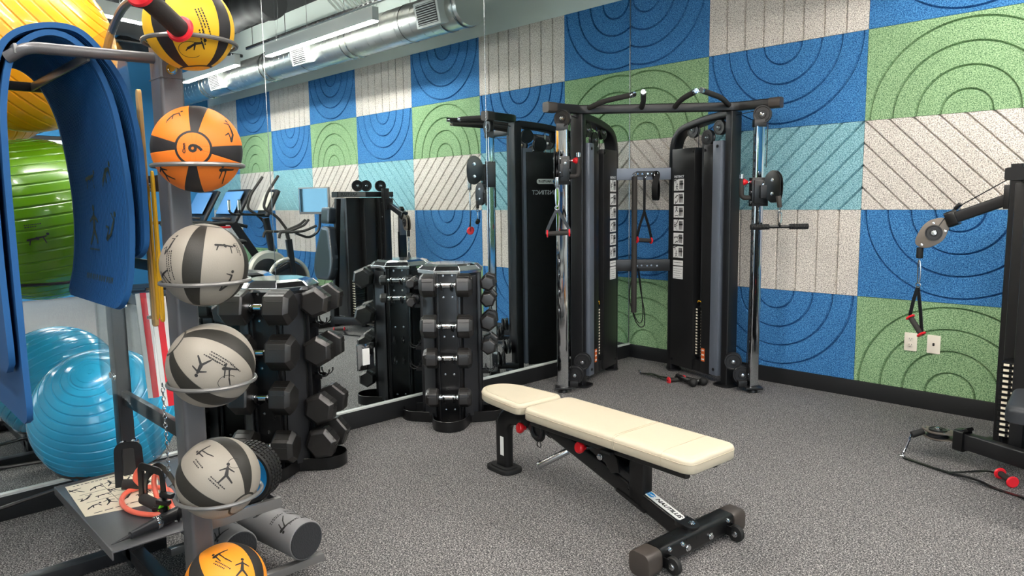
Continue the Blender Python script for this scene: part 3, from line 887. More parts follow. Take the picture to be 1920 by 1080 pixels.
    a = MB(); a.tube(fillet([(cx-.05*k, -.0, cz-.06), (cx-.115*k, -.0, cz-.06), (cx-.115*k, -.0, cz+.075)], .05, 6), .017, 12); ah = a.build('carriage_handle', FOAMBLK, tr)
    a = MB(); a.cyl((cx-.115*k, 0, cz+.075), (cx-.115*k, 0, cz+.105), .0175, n=14); a.build('handle_cap', CHROME, ah)
    a = MB(); a.cyl((cx-.05*k, .0, cz+.05), (cx-.085*k, 0, cz+.05), .008, n=10); kp = a.build('pull_pin', STEEL, tr)
    a = MB(); knob(a, (cx-.098*k, 0, cz+.05), (-k, -.15, 0), .024); a.build('pull_knob', RED, kp)
    if k > 0:
        d = V((.93, -.36, 0)).normalized(); c = V((cx+.035, -.055, cz+.01))
        a = MB(); a.box((cx+.02, -.06, cz-.02), (.05, .05, .09)); a.cyl((cx+.035, -.055, cz-.07), (cx+.035, -.055, cz+.05), .02, n=14); a.build('swivel', SATIN, tr, bev=.003)
        nrm = V((-.75, -.66, 0)).normalized(); hd = nrm.cross(V((0, 0, 1))); hd = hd if hd.x > 0 else -hd
        a = MB()
        P = [(.0, -.045), (.045, -.10), (.085, -.105), (.115, -.08), (.125, 0), (.115, .075), (.075, .115), (.03, .10), (.0, .05)]
        for o in (-.02, .012):
            Mq = Matrix((hd, V((0, 0, 1)), nrm)).transposed().to_4x4(); Mq.translation = c+nrm*o
            a.prism([(q.x, q.y) for q in crom([V((x, y, 0)) for x, y in P], 4, True)], .006, Mq)
        a.build('pulley_cheek', BLACK, tr, bev=.001)
        a = MB()
        for zz in (.05, -.045): pulley(a, c+hd*.065+V((0, 0, zz)), nrm, .05, .02)
        po = a.build('pulley', SATIN, tr); a = MB()
        for zz in (.05, -.045): bolt(a, c+hd*.065+V((0, 0, zz))+nrm*.018, nrm, .009, .008)
        a.build('pulley_bolt', CHROME, po)
        CABR = c+hd*.115+V((0, 0, -.12))
        a = MB(); a.cyl(CABR+V((-.012, 0, .06)), CABR+V((0, 0, -.02)), .018, .016, 14); a.build('cable_stop', CAPBR, tr, bev=.003)
        SWR = CABR
    else:
        c = V((cx-.035, -.055, cz+.01)); nrm = V((1, .05, 0)).normalized(); hd = V((-.05, -1, 0)).normalized()
        a = MB(); a.box((cx-.02, -.06, cz-.02), (.05, .05, .09)); a.cyl((cx-.03, -.06, cz-.07), (cx-.03, -.06, cz+.05), .02, n=14); a.build('swivel', SATIN, tr, bev=.003)
        a = MB()
        P = [(.0, -.045), (.045, -.10), (.085, -.105), (.115, -.08), (.125, 0), (.115, .075), (.075, .115), (.03, .10), (.0, .05)]
        for o in (-.02, .012):
            Mq = Matrix((hd, V((0, 0, 1)), nrm)).transposed().to_4x4(); Mq.translation = c+nrm*o
            a.prism([(q.x, q.y) for q in crom([V((x, y, 0)) for x, y in P], 4, True)], .006, Mq)
        a.build('pulley_cheek', BLACK, tr, bev=.001)
        a = MB()
        for zz in (.05, -.045): pulley(a, c+hd*.065+V((0, 0, zz)), nrm, .05, .02)
        po = a.build('pulley', SATIN, tr); a = MB()
        for zz in (.05, -.045):
            bolt(a, c+hd*.065+V((0, 0, zz))+nrm*.018, nrm, .009, .008); bolt(a, c+hd*.065+V((0, 0, zz))-nrm*.021, -nrm, .009, .008)
        a.build('pulley_bolt', CHROME, po)
        CABL = c+hd*.105+V((-.0, 0, -.13))
        a = MB(); a.cyl(CABL+V((0, 0, .05)), CABL+V((0, 0, -.02)), .016, .014, 14); a.build('cable_stop', STEEL, tr, bev=.002)
# crossbar and pull-up grips
a = MB(); a.sweep(fillet([(-.76, .015, 2.065), (-.56, .19, 2.065), (.56, .19, 2.065), (.76, .015, 2.065)], .05), rsec(.055, .062, .008)); cb = a.build('crossbar', SATIN, tr)
a = MB()
for k in (-1, 1): a.sweep([(.755*k, .02, 2.063), (.80*k, -.02, 2.063), (.815*k, -.032, 2.063)], rsec(.072, .072, .016))
a.build('end_cap', CAPBR, cb)
for (x0, y0, z0, x1, y1, z1, xm, ym) in ((-.50, .16, 2.095, -.235, -.24, 2.105, -.405, .01), (.50, .16, 2.095, .21, -.33, 2.11, .41, -.02), (-.12, .16, 2.09, -.173, -.34, 2.105, -.13, -.02), (.12, .16, 2.09, .165, -.33, 2.105, .13, -.02)):
    a = MB(); pts = fillet([(x0, y0, z0-.02), (xm, ym, (z0+z1)/2), (x1, y1, z1)], .18, 8); a.tube(pts, .0185, 14); go = a.build('pull_up_grip', FOAMBLK, tr)
    a = MB(); e = V(pts[-1]); d = (e-V(pts[-2])).normalized(); a.lathe([(0, -.004), (.0185, -.004), (.0185, .02), (.016, .026), (0, .026)], 18, frame(e, d)); a.build('grip_cap', CHROME, go)
# rear cross members with accessory pegs
for z0, nm in ((1.612, 'upper_cross_member'), (.872, 'lower_cross_member')):
    a = MB(); a.box((-.03, .735, z0), (.54, .05, .095)); o = a.build(nm, STRIP if z0 > 1 else SATIN, tr, bev=.004)  # upper member's lighter grey is a blue reflection put into its colour
    a = MB(); a.prism(rsec(.20, .045, .02), .006, Matrix.Translation((-.005, .709, z0)) @ Matrix.Rotation(rad(90), 4, 'X')); pg = a.build('peg_plate', SATIN, tr)
    a = MB()
    for q in range(5): a.cyl((-.085+.04*q, .705, z0), (-.085+.04*q, .70-.035*(q % 2 == 0), z0+.0), .007, n=10)
    a.build('accessory_peg', CHROME, pg)
# logo plate on the outer face of the left tower (seen in the mirror)
p, t_, n_ = tpt(.26, -1, -TH_-.003); F = Matrix((-(V((0, 0, 1)).cross(n_)), V((0, 0, 1)), -n_)).transposed().to_4x4(); F.translation = p+V((0, 0, 1.565))
a = MB(); a.prism(rsec(.19, .042, .02), .003, F); pl = a.build('logo_plate', WHITE, tr)
text('NAUTILUS', .026, F @ Matrix.Translation((.016, 0, .0035)), 'lettering', INK, pl, bold=.0006, shear=.25)
a = MB(); a.lathe([(0, 0), (.013, 0), (.013, .001), (0, .001)], 20, F @ Matrix.Translation((-.075, 0, .003)) @ Matrix.Diagonal((1.3, .9, 1, 1))); a.build('logo_swirl', BLUEP, pl)
F2 = F.copy(); F2.translation = p+V((0, 0, 1.475))+t_*(-.03)
text('INSTINCT', .05, F2, 'lettering', INKW, tr)

TM = Matrix.Translation(TRL) @ Matrix.Rotation(rad(TRZ), 4, 'Z')
def tw(p): return TM @ V(p)
# lat bar on the right pulley
q = SWR+V((0, 0, -.02))
zl = 1.208; loc = tw((q.x, q.y, zl))
t = thing('cable_bar', 'short black bar with ribbed grips hanging from the right-hand pulley', 'cable bar', loc, TRZ)
a = MB(); a.cyl((-.19, 0, 0), (.19, 0, 0), .011, n=14); a.torus(frame((0, 0, .012), (1, 0, 0)), .014, .006, 16, 6); a.build('bar', BLACK, t)
for s in (-1, 1):
    a = MB(); n = 24; a.tube([(s*(.07+.125*i/n), 0, 0) for i in range(n+1)], [.0185+.002*(i % 2) for i in range(n+1)], 14); a.build('grip', RUBBERS, t)
a = MB(); top = q.z-zl; carabiner(a, (0, 0, .02), (0, 0, top-.03), .004, .016); a.torus(frame((0, 0, top-.02), (1, 0, 0)), .014, .003, 16, 6); a.build('clip', CHROME, t)
# stirrup handle on the left pulley
q = CABL+V((0, 0, -.02)); zl = 1.18; loc = tw((q.x, q.y, zl))
dshandle('stirrup_handle', 'foam stirrup handle with red end rings hanging from the left chrome column', loc, TRZ, .17, (-.065, 0, 0), (.08, 0, .004), carab=q.z-zl-.19)
# things hung on the rear pegs
t = thing('long_cable_bar', 'long black foam covered bar hanging upright from the rear peg of the corner machine', 'cable bar', tw((-.11, .665, .49)), TRZ)
a = MB(); a.cyl((0, 0, .0), (0, 0, 1.1), .0225, n=14); a.build('bar', FOAMBLK, t, bev=.003)
a = MB(); a.torus(frame((0, 0, 1.115), (0, 1, 0)), .014, .004, 16, 6); a.torus(frame((0, 0, -.012), (1, 0, 0)), .012, .003, 16, 6); a.build('end_ring', CHROME, t)
dshandle('stirrup_handle', 'strap handle with red end rings hanging between the two weight towers', tw((-.03, .67, 1.085)), TRZ, .50, (-.055, -.02, 0), (.055, .02, -.01), carab=0, neck=.55)
t = thing('ankle_strap', 'wide black looped ankle strap hanging from the upper rear cross member', 'strap', tw((.06, .665, 1.40)), TRZ)
a = MB(); a.sweep(crom([(0, -.01, .2), (-.024, 0, .12), (-.026, 0, .05), (-.015, 0, .008), (.012, 0, .004), (.027, 0, .05), (.022, 0, .12), (.002, .008, .2)], 6, True), rsec(.05, .004, .001, 1), up=(1, 0, 0.01), closed=True); a.build('loop', BLACK, t); t.rotation_euler[2] += rad(60)
a = MB(); a.torus(frame((0, 0, .21), (1, 0, 0)), .016, .003, 16, 6); a.build('clip', CHROME, t)
t = thing('rope', 'thin black cord looped down from the lower rear cross member', 'cord', tw((-.08, .68, .35)), TRZ)
a = MB(); a.tube(crom([(-.03, 0, .5), (-.065, 0, .3), (-.055, -.01, .2), (-.01, 0, .06), (.03, 0, .015), (.06, 0, .04), (.055, 0, .16), (.03, .01, .3), (.0, 0, .5)], 7), .0045, 7)
a.tube(crom([(-.02, 0, .5), (-.045, 0, .3), (-.03, 0, .14), (.015, 0, .05), (.045, 0, .1), (.035, .01, .3), (.01, 0, .5)], 7), .004, 7); a.build('cord', BLACK, t)
# triceps rope and handle on the floor
t = thing('floor_stirrup_handle', 'stirrup handle with red rings lying on the floor before the right weight tower', 'cable handle', (.70, -.50, 0), 0)
G0, G1 = V((.10, -.06, .02)), V((.155, .055, .02))
a = MB(); a.cyl(G0, G1, .016, n=14); a.build('grip', FOAMBLK, t)
a = MB()
for p_, s in ((G0, -1), (G1, 1)):
    d = (G1-G0).normalized()*s; a.lathe([(.01, -.005), (.025, -.005), (.029, 0), (.025, .006), (.01, .006)], 20, frame(p_+d*.004, d))
a.build('ring', REDR, t)
a = MB(); sec = rsec(.02, .004, .001, 1)
a.sweep(crom([(-.21, .0, .012), (-.1, .0, .03), (0, -.02, .012), (.095, -.068, .022)], 6), sec); a.sweep(crom([(-.21, .0, .012), (-.1, .02, .014), (.02, .04, .01), (.15, .065, .022)], 6), sec); a.build('strap', BLACK, t)
a = MB(); a.torus(frame((-.22, .0, .024), (1, .5, .4)), .018, .0035, 20, 6); a.build('clip', CHROME, t)
t = thing('triceps_rope', 'black braided triceps rope with rubber ball ends on the floor by the right tower', 'rope', (.98, -.50, 0), 0)
def braid(mb, pts, r):
    P = crom(pts, 24); n = len(P)
    for ph in (0, 2.09, 4.19):
        out = []
        for i, p_ in enumerate(P):
            tdir = (P[min(i+1, n-1)]-P[max(i-1, 0)]).normalized(); s_ = tdir.cross(V((0, 0, 1))).normalized(); u_ = s_.cross(tdir)
            A = ph+i*.75; out.append(p_+(s_*cos(A)+u_*sin(A))*r*.5)
        mb.tube(out, r*.62, 6)
a = MB(); braid(a, [(-.19, .05, .02), (-.08, .06, .02), (.03, .04, .022)], .019); a.build('rope', BLACK, t)
a = MB(); braid(a, [(-.16, .02, .045), (-.07, .0, .03), (.0, -.02, .03)], .019); a.build('rope', BLACK, t)
a = MB(); a.sphere((.055, .045, .033), .033, 20, 12); a.build('ball_end', RUBBERS, t)
a = MB(); a.sphere((.02, -.045, .035), .035, 20, 12); a.build('ball_end', RUBBERS, t)

# ================================================================== dumbbell racks
def hexhead(mb, x0, x1, R_, M=None):
    """hexagonal head between x0 and x1 with chamfered ends"""
    c = .014 if R_ > .05 else .007
    s = 1 if x1 > x0 else -1
    rings = [(x0, R_-c*.6), (x0+s*c*.7, R_), (x1-s*c*1.6, R_), (x1-s*c*.2, R_*.80), (x1, R_*.74)]
    vs = [(x, r*cos(pi/6+i*pi/3), r*sin(pi/6+i*pi/3)) for x, r in rings for i in range(6)]
    n = len(rings); fs = [tuple(range(6)), tuple(range((n-1)*6, n*6))]
    for j in range(n-1): fs += [(j*6+i, j*6+(i+1) % 6, j*6+6+(i+1) % 6, j*6+6+i) for i in range(6)]
    mb.add(vs, fs, M)
DBP = {}
def dumbbell_parts(size):
    """size: (head radius, head length, half gap); meshes cached"""
    if size in DBP: return DBP[size]
    R_, L, g = size; out = []
    for s in (-1, 1):
        a = MB(); hexhead(a, s*g, s*(g+L), R_)
        o = a.build('head', RUBBER, None, bev=.003, smooth=25)
        b = MB()
        Mq = Matrix.Translation((s*(g+L*.5), 0, R_*.866+.0006))
        w_ = L*.62; h_ = R_*.52
        for (cx, cy, dx, dy) in ((0, h_/2, w_, .003), (0, -h_/2, w_, .003), (-w_/2, 0, .003, h_), (w_/2, 0, .003, h_)):
            for rot in (0, 60, -60): b.box((cx, cy, 0), (dx, dy, .001), Matrix.Rotation(rad(rot), 4, 'X') @ Mq)
        b.box((0, 0, 0), (L*.12, R_*.26, .0012), Matrix.Rotation(rad(60), 4, 'X') @ Mq); b.box((L*.18, 0, 0), (L*.1, R_*.26, .0012), Matrix.Rotation(rad(60), 4, 'X') @ Mq)
        q = b.build('moulded_frame', RUBBERS, o)
        out.append((o, q))
    a = MB(); n = 26; pts = []; rr = []
    for i in range(n+1):
        x = -g+2*g*i/n; u = abs(x)/g
        pts.append((x, 0, 0)); rr.append(.0185 if u < .55 else (.0145 if u < .72 else .0175+.0015*(i % 2)))
    a.tube(pts, rr, 14); h = a.build('handle', CHROME, None, smooth=60)
    DBP[size] = (out, h); return DBP[size]
first_used = set()
def dumbbell(size, M, label, group, roll=0):
    heads, h = dumbbell_parts(size)
    t = thing('hex_dumbbell', label, 'dumbbell', (0, 0, 0), 0, group)
    t.matrix_world = M @ Matrix.Rotation(rad(roll), 4, 'X')
    first = size not in first_used; first_used.add(size)
    for o, q in heads:
        c = o if first else o.copy(); d = q if first else q.copy()
        if not first: COL.objects.link(c); COL.objects.link(d)
        c.parent = t; d.parent = c
    c = h if first else h.copy()
    if not first: COL.objects.link(c)
    c.parent = t
    return t
def rack(loc, az, label):
    """four-sided tower; local +x is the front face"""
    t = thing('dumbbell_rack', label, 'dumbbell rack', (loc[0], loc[1], 0), az)
    # cloverleaf foot
    poly = []
    for k in range(4):
        A0 = k*90
        for i in range(13):
            B = rad(A0-80+160*i/12); c = V((.235*cos(rad(A0)), .235*sin(rad(A0))))
            poly.append((c.x+.102*cos(B), c.y+.102*sin(B)))
        poly.append((.175*cos(rad(A0+45)), .175*sin(rad(A0+45))))
    P = [(q.x, q.y) for q in fillet([V((x, y, 0)) for x, y in poly], .02, 2, True)]
    a = MB(); a.prism(P, .006, None, .006)
    # upright rim of the foot
    ring = [V((x, y, 0)) for x, y in P]; a.sweep([p_+V((0, 0, .036)) for p_ in ring], rsec(.006, .066, .002, 1), closed=True)
    a.build('foot_tray', BLACK, t)
    a = MB(); ow, d = .078, .175
    pts = []
    for k in range(4):
        A = rad(90*k); c, s = cos(A), sin(A)
        pts += [(d*c+ow*s, d*s-ow*c), (d*c-ow*s, d*s+ow*c)]
    a.prism(pts, .955, None, .012); a.build('column', BLACK, t, bev=.004)
    # raised channel on every face, wing plates on the diagonals, cradles
    a = MB(); w_ = MB(); b = MB()
    for k in range(4):
        M = Matrix.Rotation(rad(90*k), 4, 'Z')
        a.box((.183, -.062, .50), (.02, .008, .93), M); a.box((.183, .062, .50), (.02, .008, .93), M)
        for z in (.10, .33, .57, .82, .955):
            for y in (-.028, .028): bolt(b, M @ V((.1755, y, z)), M.to_3x3() @ V((1, 0, 0)), .005, .004)
        M2 = Matrix.Rotation(rad(90*k+45), 4, 'Z'); w_.box((.185, 0, .50), (.008, .11, .90), M2)
    a.build('channel_rail', SATIN, t, bev=.001); w_.build('wing_plate', GRAPH, t, bev=.002); b.build('rivet', STEEL, t)
    a = MB()
    def cradle(k, z, y):
        M = Matrix.Rotation(rad(90*k), 4, 'Z')
        c = V((.245, y, z+.005))
        pts = [M @ (c+V((.031*cos(rad(g)), 0, .031*sin(rad(g))))) for g in range(165, 376, 15)]
        a.sweep(pts, rsec(.006, .010, .002, 1), up=M.to_3x3() @ V((0, 1, 0)))
        a.box((.20, y, z-.028), (.07, .010, .022), M)
    t['rows'] = 1
    return t, a, cradle
def far_near(loc, az, label, faces, word):
    t, hooks, cradle = rack(loc, az, label)
    for k, rows in faces.items():
        for (z, size, fl, rl) in rows:
            for y in (-.030, .030): cradle(k, z, y)
            if size:
                A = rad(az+90*k); c, s = cos(A), sin(A)
                M = Matrix.Translation((loc[0]+.245*c, loc[1]+.245*s, z+.004)) @ Matrix.Rotation(A+pi/2, 4, 'Z')
                dumbbell(size, M, f'{rl} hex dumbbell, {fl} {word}', 'hex dumbbells on the two racks', roll=random.choice((0, 8, -9, 20, 30, -14)))
    hooks.build('cradle', BLACK, t)
    # faceted chrome lid
    a = MB(); ring = lambda r0, z, n=8: [(r0*cos(rad(22.5+45*i)), r0*sin(rad(22.5+45*i)), z) for i in range(n)]
    vs = ring(.215, .968)+ring(.215, .985)+ring(.185, 1.012)+ring(.15, 1.022)
    fs = [tuple(range(8)), tuple(range(24, 32))]
    for j in range(3): fs += [(j*8+i, j*8+(i+1) % 8, j*8+8+(i+1) % 8, j*8+8+i) for i in range(8)]
    a.add(vs, fs); lid = a.build('lid', CHROME, t, smooth=10)
    a = MB()
    for i in range(8):
        p0 = V(ring(.216, .986)[i]); p1 = V(ring(.216, .986)[(i+1) % 8]); q0 = V(ring(.186, 1.013)[i])
        a.tube([p0, p1], .003, 5); a.tube([p0, q0], .003, 5)
    a.build('lid_edge', STEEL, lid)
    return t
XL, LG, MD, SM, XS = (.100, .125, .055), (.092, .132, .050), (.066, .088, .062), (.052, .072, .060), (.034, .048, .062)
MB_, = ((.074, .10, .062),)
far_near((.27, -2.27), -46, 'black four-sided dumbbell rack with chrome lid near the room corner', {
    0: [(.90, MB_, 'camera side, top row,', 'large'), (.645, MB_, 'camera side, second row,', 'large'), (.445, MD, 'camera side, third row,', 'medium'), (.195, (.062, .08, .062), 'camera side, bottom row,', 'medium')],
    1: [(.895, SM, 'corner side, top row,', 'small'), (.79, SM, 'corner side, second row,', 'small'), (.645, (.058, .075, .06), 'corner side, third row,', 'medium'), (.49, (.056, .078, .06), 'corner side, fourth row,', 'medium'), (.34, None, '', ''), (.13, None, '', '')],
    2: [(.80, SM, 'back side, top row,', 'small'), (.6, SM, 'back side, second row,', 'small')],
    3: [(.895, XS, 'mirror side, top row,', 'tiny'), (.775, XS, 'mirror side, second row,', 'tiny'), (.50, None, '', ''), (.36, None, '', '')]},
    'far rack')
far_near((.255, -3.45), -49, 'black four-sided dumbbell rack with chrome lid right behind the weight balls', {
    0: [(.895, LG, 'camera side, top row,', 'very large'), (.665, LG, 'camera side, second row,', 'very large'), (.43, (.088, .11, .055), 'camera side, third row,', 'large'), (.175, (.086, .11, .055), 'camera side, bottom row,', 'large')],
    1: [(.90, (.082, .085, .06), 'bench side, top row,', 'large'), (.80, None, '', ''), (.64, (.084, .08, .055), 'bench side, second row,', 'large'), (.52, None, '', ''), (.335, (.088, .09, .055), 'bench side, third row,', 'large'), (.15, (.088, .09, .055), 'bench side, bottom row,', 'large')],
    3: [(.85, MD, 'side towards the exercise balls, top row,', 'medium'), (.6, MD, 'side towards the exercise balls, second row,', 'medium')]},
    'near rack')

# ================================================================== bench
bn = thing('weight_bench', 'adjustable bench with cream padding on a black frame in the middle of the floor', 'bench', (1.2, -2.69, 0), -4.557)
def pad(mb, base, rad_, z0, z1, r=.018, n=8):
    """cushion over the corner polygon BASE (counter-clockwise) with rounded corners and a rolled top edge"""
    B = [V((x, y)) for x, y in base]; m_ = len(B)
    def ring(d):
        out = []
        for i in range(m_):
            a, p, b = B[i-1], B[i], B[(i+1) % m_]
            e0, e1 = (p-a).normalized(), (b-p).normalized()
            n0, n1 = V((-e0.y, e0.x)), V((-e1.y, e1.x))
            k = (n0+n1); k = k/max(.2, k.dot(n0)); out.append(V((p.x+k.x*d, p.y+k.y*d, 0)))
        return fillet(out, max(rad_-d*.6, rad_*.35), n, True)
    rings = [(z0, r*.3), (z0+.005, 0), (z1-r, 0)]+[(z1-r+r*sin(rad(q)), r*(1-cos(rad(q)))) for q in (20, 40, 60, 75)]+[(z1, r*1.3), (z1+.002, r*1.9), (z1+.0025, r*2.3), (z1+.0025, r*2.6)]
    vs = []
    for z, d in rings: vs += [(p.x, p.y, z) for p in ring(d)]
    k = len(ring(0)); fs = [tuple(range(k))[::-1]]
    for j in range(len(rings)-1): fs += [(j*k+i, j*k+(i+1) % k, j*k+k+(i+1) % k, j*k+k+i) for i in range(k)]
    fs.append(tuple((len(rings)-1)*k+i for i in range(k)))
    mb.add(vs, fs)
def outline(pts, r, n=6): return [(p.x, p.y) for p in fillet([V((x, y, 0)) for x, y in pts], r, n, True)]
HPB = [(-.12, -.055), (-.03, -.12), (.30, -.152), (.30, .152), (-.03, .12), (-.12, .055)]
HP = outline(HPB, .06)
BPB = [(.325, -.155), (1.295, -.155), (1.295, .155), (.325, .155)]
BP = outline(BPB, .05)
a = MB(); pad(a, HPB, .06, .388, .44, .016); hp = a.build('head_pad', CREAM, bn, smooth=50)
a = MB(); pad(a, BPB, .05, .382, .44, .016); bp_ = a.build('back_pad', CREAM, bn, smooth=50)
def seam(mb, poly, z, d, r=.0016):
    n = len(poly); out = []
    for i in range(n):
        p, q, b = V(poly[i]), V(poly[i-1]), V(poly[(i+1) % n]); t = (b-q).normalized(); nn = V((-t.y, t.x)); p = p+nn*d; out.append((p.x, p.y, z))
    mb.tube(out, r, 5, closed=True)
a = MB(); seam(a, HP, .422, -.0006); seam(a, HP, .4405, .022, .001); a.build('seam', CREAMS, hp)
a = MB(); seam(a, BP, .420, -.0006)
for x in (.90, .912, 1.155):
    a.tube([(x, -.1555, .386), (x, -.1556, .424), (x, -.1505, .4355), (x, -.139, .4412), (x, -.1, .4432), (x, .1, .4432), (x, .139, .4412), (x, .1505, .4355), (x, .1556, .424), (x, .1555, .386)], .0014, 5)
a.build('seam', CREAMS, bp_)
# under-rails
for y in (-.055, .055):
    a = MB(); a.sweep([(.33, y*1.65, .362), (1.235, y*1.65, .362)], rsec(.03, .042, .005)); a.build('pad_rail', BLACK, bn)
a = MB(); a.box((.12, 0, .380), (.22, .10, .012)); a.box((.75, 0, .380), (.8, .16, .008)); a.box((.84, 0, .350), (.06, .26, .012)); a.build('pad_plate', BLACK, bn, bev=.002)
# rear leg
a = MB(); a.sweep(fillet([(0, 0, .02), (0, 0, .318), (.30, 0, .318)], .12, 10), rsec(.095, .055, .018, 4), up=(0, 1, 0)); a.build('rear_leg', BLACK, bn)
a = MB(); a.prism(outline([(-.10, -.065), (.09, -.065), (.09, .065), (-.10, .065)], .05), .022, None, 0); a.prism(outline([(-.08, -.05), (.07, -.05), (.07, .05), (-.08, .05)], .04), .008, None, .022); a.build('rear_foot', RUBBERS, bn, bev=.004)
a = MB(); a.box((.012, -.0282, .14), (.028, .001, .10)); a.build('serial_label', WHITE, bn)
a = MB(); a.tube(fillet([(-.01, .03, .28), (-.085, .03, .28), (-.085, .03, .23)], .03, 5), .008, 8); a.tube([(-.085, .03, .245), (-.085, .03, .11)], .016, 12); a.build('pull_handle', RUBBERS, bn)
# spine
sp0, sp1 = V((.33, 0, .335)), V((1.17, 0, .072))
a = MB(); a.sweep([sp0, sp1], rsec(.062, .075, .012, 3)); a.build('spine_tube', BLACK, bn)
dn = (sp1-sp0).normalized(); up = V((0, 1, 0)).cross(dn) * -1; up = up if up.z > 0 else -up
a = MB(); a.sweep([sp0+dn*.26+up*.062, sp0+dn*.64+up*.052], rsec(.05, .04, .008)); a.build('adjust_ladder', SATIN, bn)
F = Matrix((dn, -V((0, 1, 0)).cross(V((0, 0, 1))).cross(dn) if False else up.cross(dn), up)).transposed().to_4x4(); F.translation = sp0+dn*.745+up*.0378
a = MB(); a.prism(rsec(.205, .045, .022, 5), .0015, F); lb = a.build('logo_plate', WHITE, bn)
text('NAUTILUS', .028, F @ Matrix.Translation((.022, 0, .0018)), 'lettering', INK, lb, bold=.0009, shear=.3)
a = MB(); M = F @ Matrix.Translation((-.074, 0, .0016))
for k_ in range(3): a.tube([M @ V(((.021-.005*k_)*cos(x)+.002*k_, (.014-.004*k_)*sin(x), 0)) for x in [.4+k_*.5+i*.25 for i in range(21)]], .0018, 5)
a.build('logo_swirl', BLUEP, lb)
# post
a = MB(); a.sweep([(.925, 0, .12), (.925, 0, .362)], rsec(.062, .085, .010), up=(1, 0, 0)); a.box((.925, 0, .365), (.12, .08, .01)); a.build('seat_post', BLACK, bn)
a = MB(); a.box((.90, -.0, .128), (.17, .078, .012), Matrix.Translation((.9, 0, .135)) @ Matrix.Rotation(rad(17.4), 4, 'Y') @ Matrix.Translation((-.9, 0, -.135))); a.build('weld_plate', BLACK, bn, bev=.002)
# hinge plates, discs, knobs
a = MB()
for y in (-.042, .042):
    c = V((.31, y, .31)); a.lathe([(0, -.004), (.055, -.004), (.06, 0), (.055, .004), (0, .004)], 30, frame(c+V((0, 0, -.01)), (0, 1, 0)))
    a.prism([(.27, .30), (.38, .30), (.40, .385), (.26, .385)], .006, Matrix(((1, 0, 0, 0), (0, 0, 1, y-.003), (0, 1, 0, 0), (0, 0, 0, 1))))
    pl_ = [(.66, .36), (.74, .37), (.83, .30), (.845, .24), (.80, .225), (.76, .262), (.70, .29), (.63, .30)]
    a.prism(pl_, .007, Matrix(((1, 0, 0, 0), (0, 0, 1, y*1.05-.003), (0, 1, 0, 0), (0, 0, 0, 1))))
a.build('hinge_plate', BLACK, bn, bev=.001)
a = MB(); a.torus(frame((.315, -.05, .305), (0, 1, 0)), .038, .008, 26, 8); a.torus(frame((.33, -.05, .235), (0, 1, 0)), .014, .003, 16, 6); a.build('adjust_ring', SATIN, bn)
a = MB(); a.cyl((.60, 0, .30), (.72, 0, .34), .028, n=16); a.cyl((.70, -.05, .335), (.70, .05, .335), .022, n=16); a.build('pivot', BLACK, bn, bev=.002)
for c, ax_ in (((.205, -.062, .29), (-.25, -1, .15)), ((.655, -.095, .315), (-.2, -1, .2))):
    a = MB(); d = V(ax_).normalized(); a.cyl(V(c)-d*.02, V(c)-d*.075, .010, n=12); kp = a.build('pull_pin', STEEL, bn)
    a = MB(); knob(a, c, ax_, .027); a.build('pull_knob', RED, kp)
a = MB(); a.cyl((.49, -.01, .235), (.385, -.105, .155), .0165, n=16); hd_ = a.build('side_handle', STEEL, bn, bev=.002)
a = MB()
for s in (.25, .45, .65): p_ = V((.49, -.01, .235)).lerp(V((.385, -.105, .155)), s); a.cyl(p_, p_+V((.0, -.005, .0175)), .003, n=8)
bolt(a, V((.39, -.10, .175)), (0, 0, 1), .005, .008); a.build('handle_groove', INK, hd_)
a = MB()
for c in ((.345, -.073, .368), (.70, -.073, .368), (1.10, -.073, .366), (.96, -.07, .36)): bolt(a, c, (0, -1, 0), .007, .006)
bolt(a, (.735, -.05, .283), (0, -1, 0), .011, .01); bolt(a, (.615, -.048, .345), (0, -1, 0), .008, .008); a.build('bolt', CHROME, bn)
# front foot bar
a = MB(); a.sweep([(1.185, -.235, .060), (1.185, .235, .060)], rsec(.085, .082, .02, 4)); a.prism(rsec(.10, .075, .035, 5), .02, Matrix.Translation((1.165, 0, .098)) @ Matrix.Rotation(rad(8), 4, 'Y')); a.build('front_foot_bar', BLACK, bn)
for s in (-1, 1):
    a = MB(); a.sweep([(1.185, s*.235, .052), (1.185, s*.315, .049)], rsec(.098, .098, .028, 5)); a.build('foot_cap', CAPBR, bn, bev=.003)
    a = MB(); a.lathe([(0, -.011), (.031, -.011), (.035, -.006), (.035, .006), (.031, .011), (0, .011)], 24, frame((1.262, s*.205, .038), (0, 1, 0))); wo = a.build('transport_wheel', RUBBERS, bn)
    a = MB(); bolt(a, (1.262, s*.205-.012, .038), (0, -1, 0), .010, .008); bolt(a, (1.262, s*.205+.012, .038), (0, 1, 0), .010, .008); a.build('wheel_bolt', STEEL, wo)
    a = MB(); a.box((1.238, s*.205-.017, .045), (.03, .005, .04)); a.box((1.238, s*.205+.017, .045), (.03, .005, .04)); a.build('wheel_bracket', BLACK, bn)
a = MB()
for y in (-.075, .075): bolt(a, (1.2285, y, .055), (1, 0, 0), .010, .01)
bolt(a, (1.19, 0, .118), (0.1, 0, 1), .010, .008); bolt(a, (1.13, -.11, .07), (-1, 0, 0.2), .008, .008)
bolt(a, (1.2285, .19, .085), (1, 0, .5), .007, .01); bolt(a, (1.2285, -.19, .085), (1, 0, .5), .007, .01); bolt(a, (1.2285, -.11, .08), (1, 0, .5), .007, .01)
a.build('bolt', CHROME, bn)

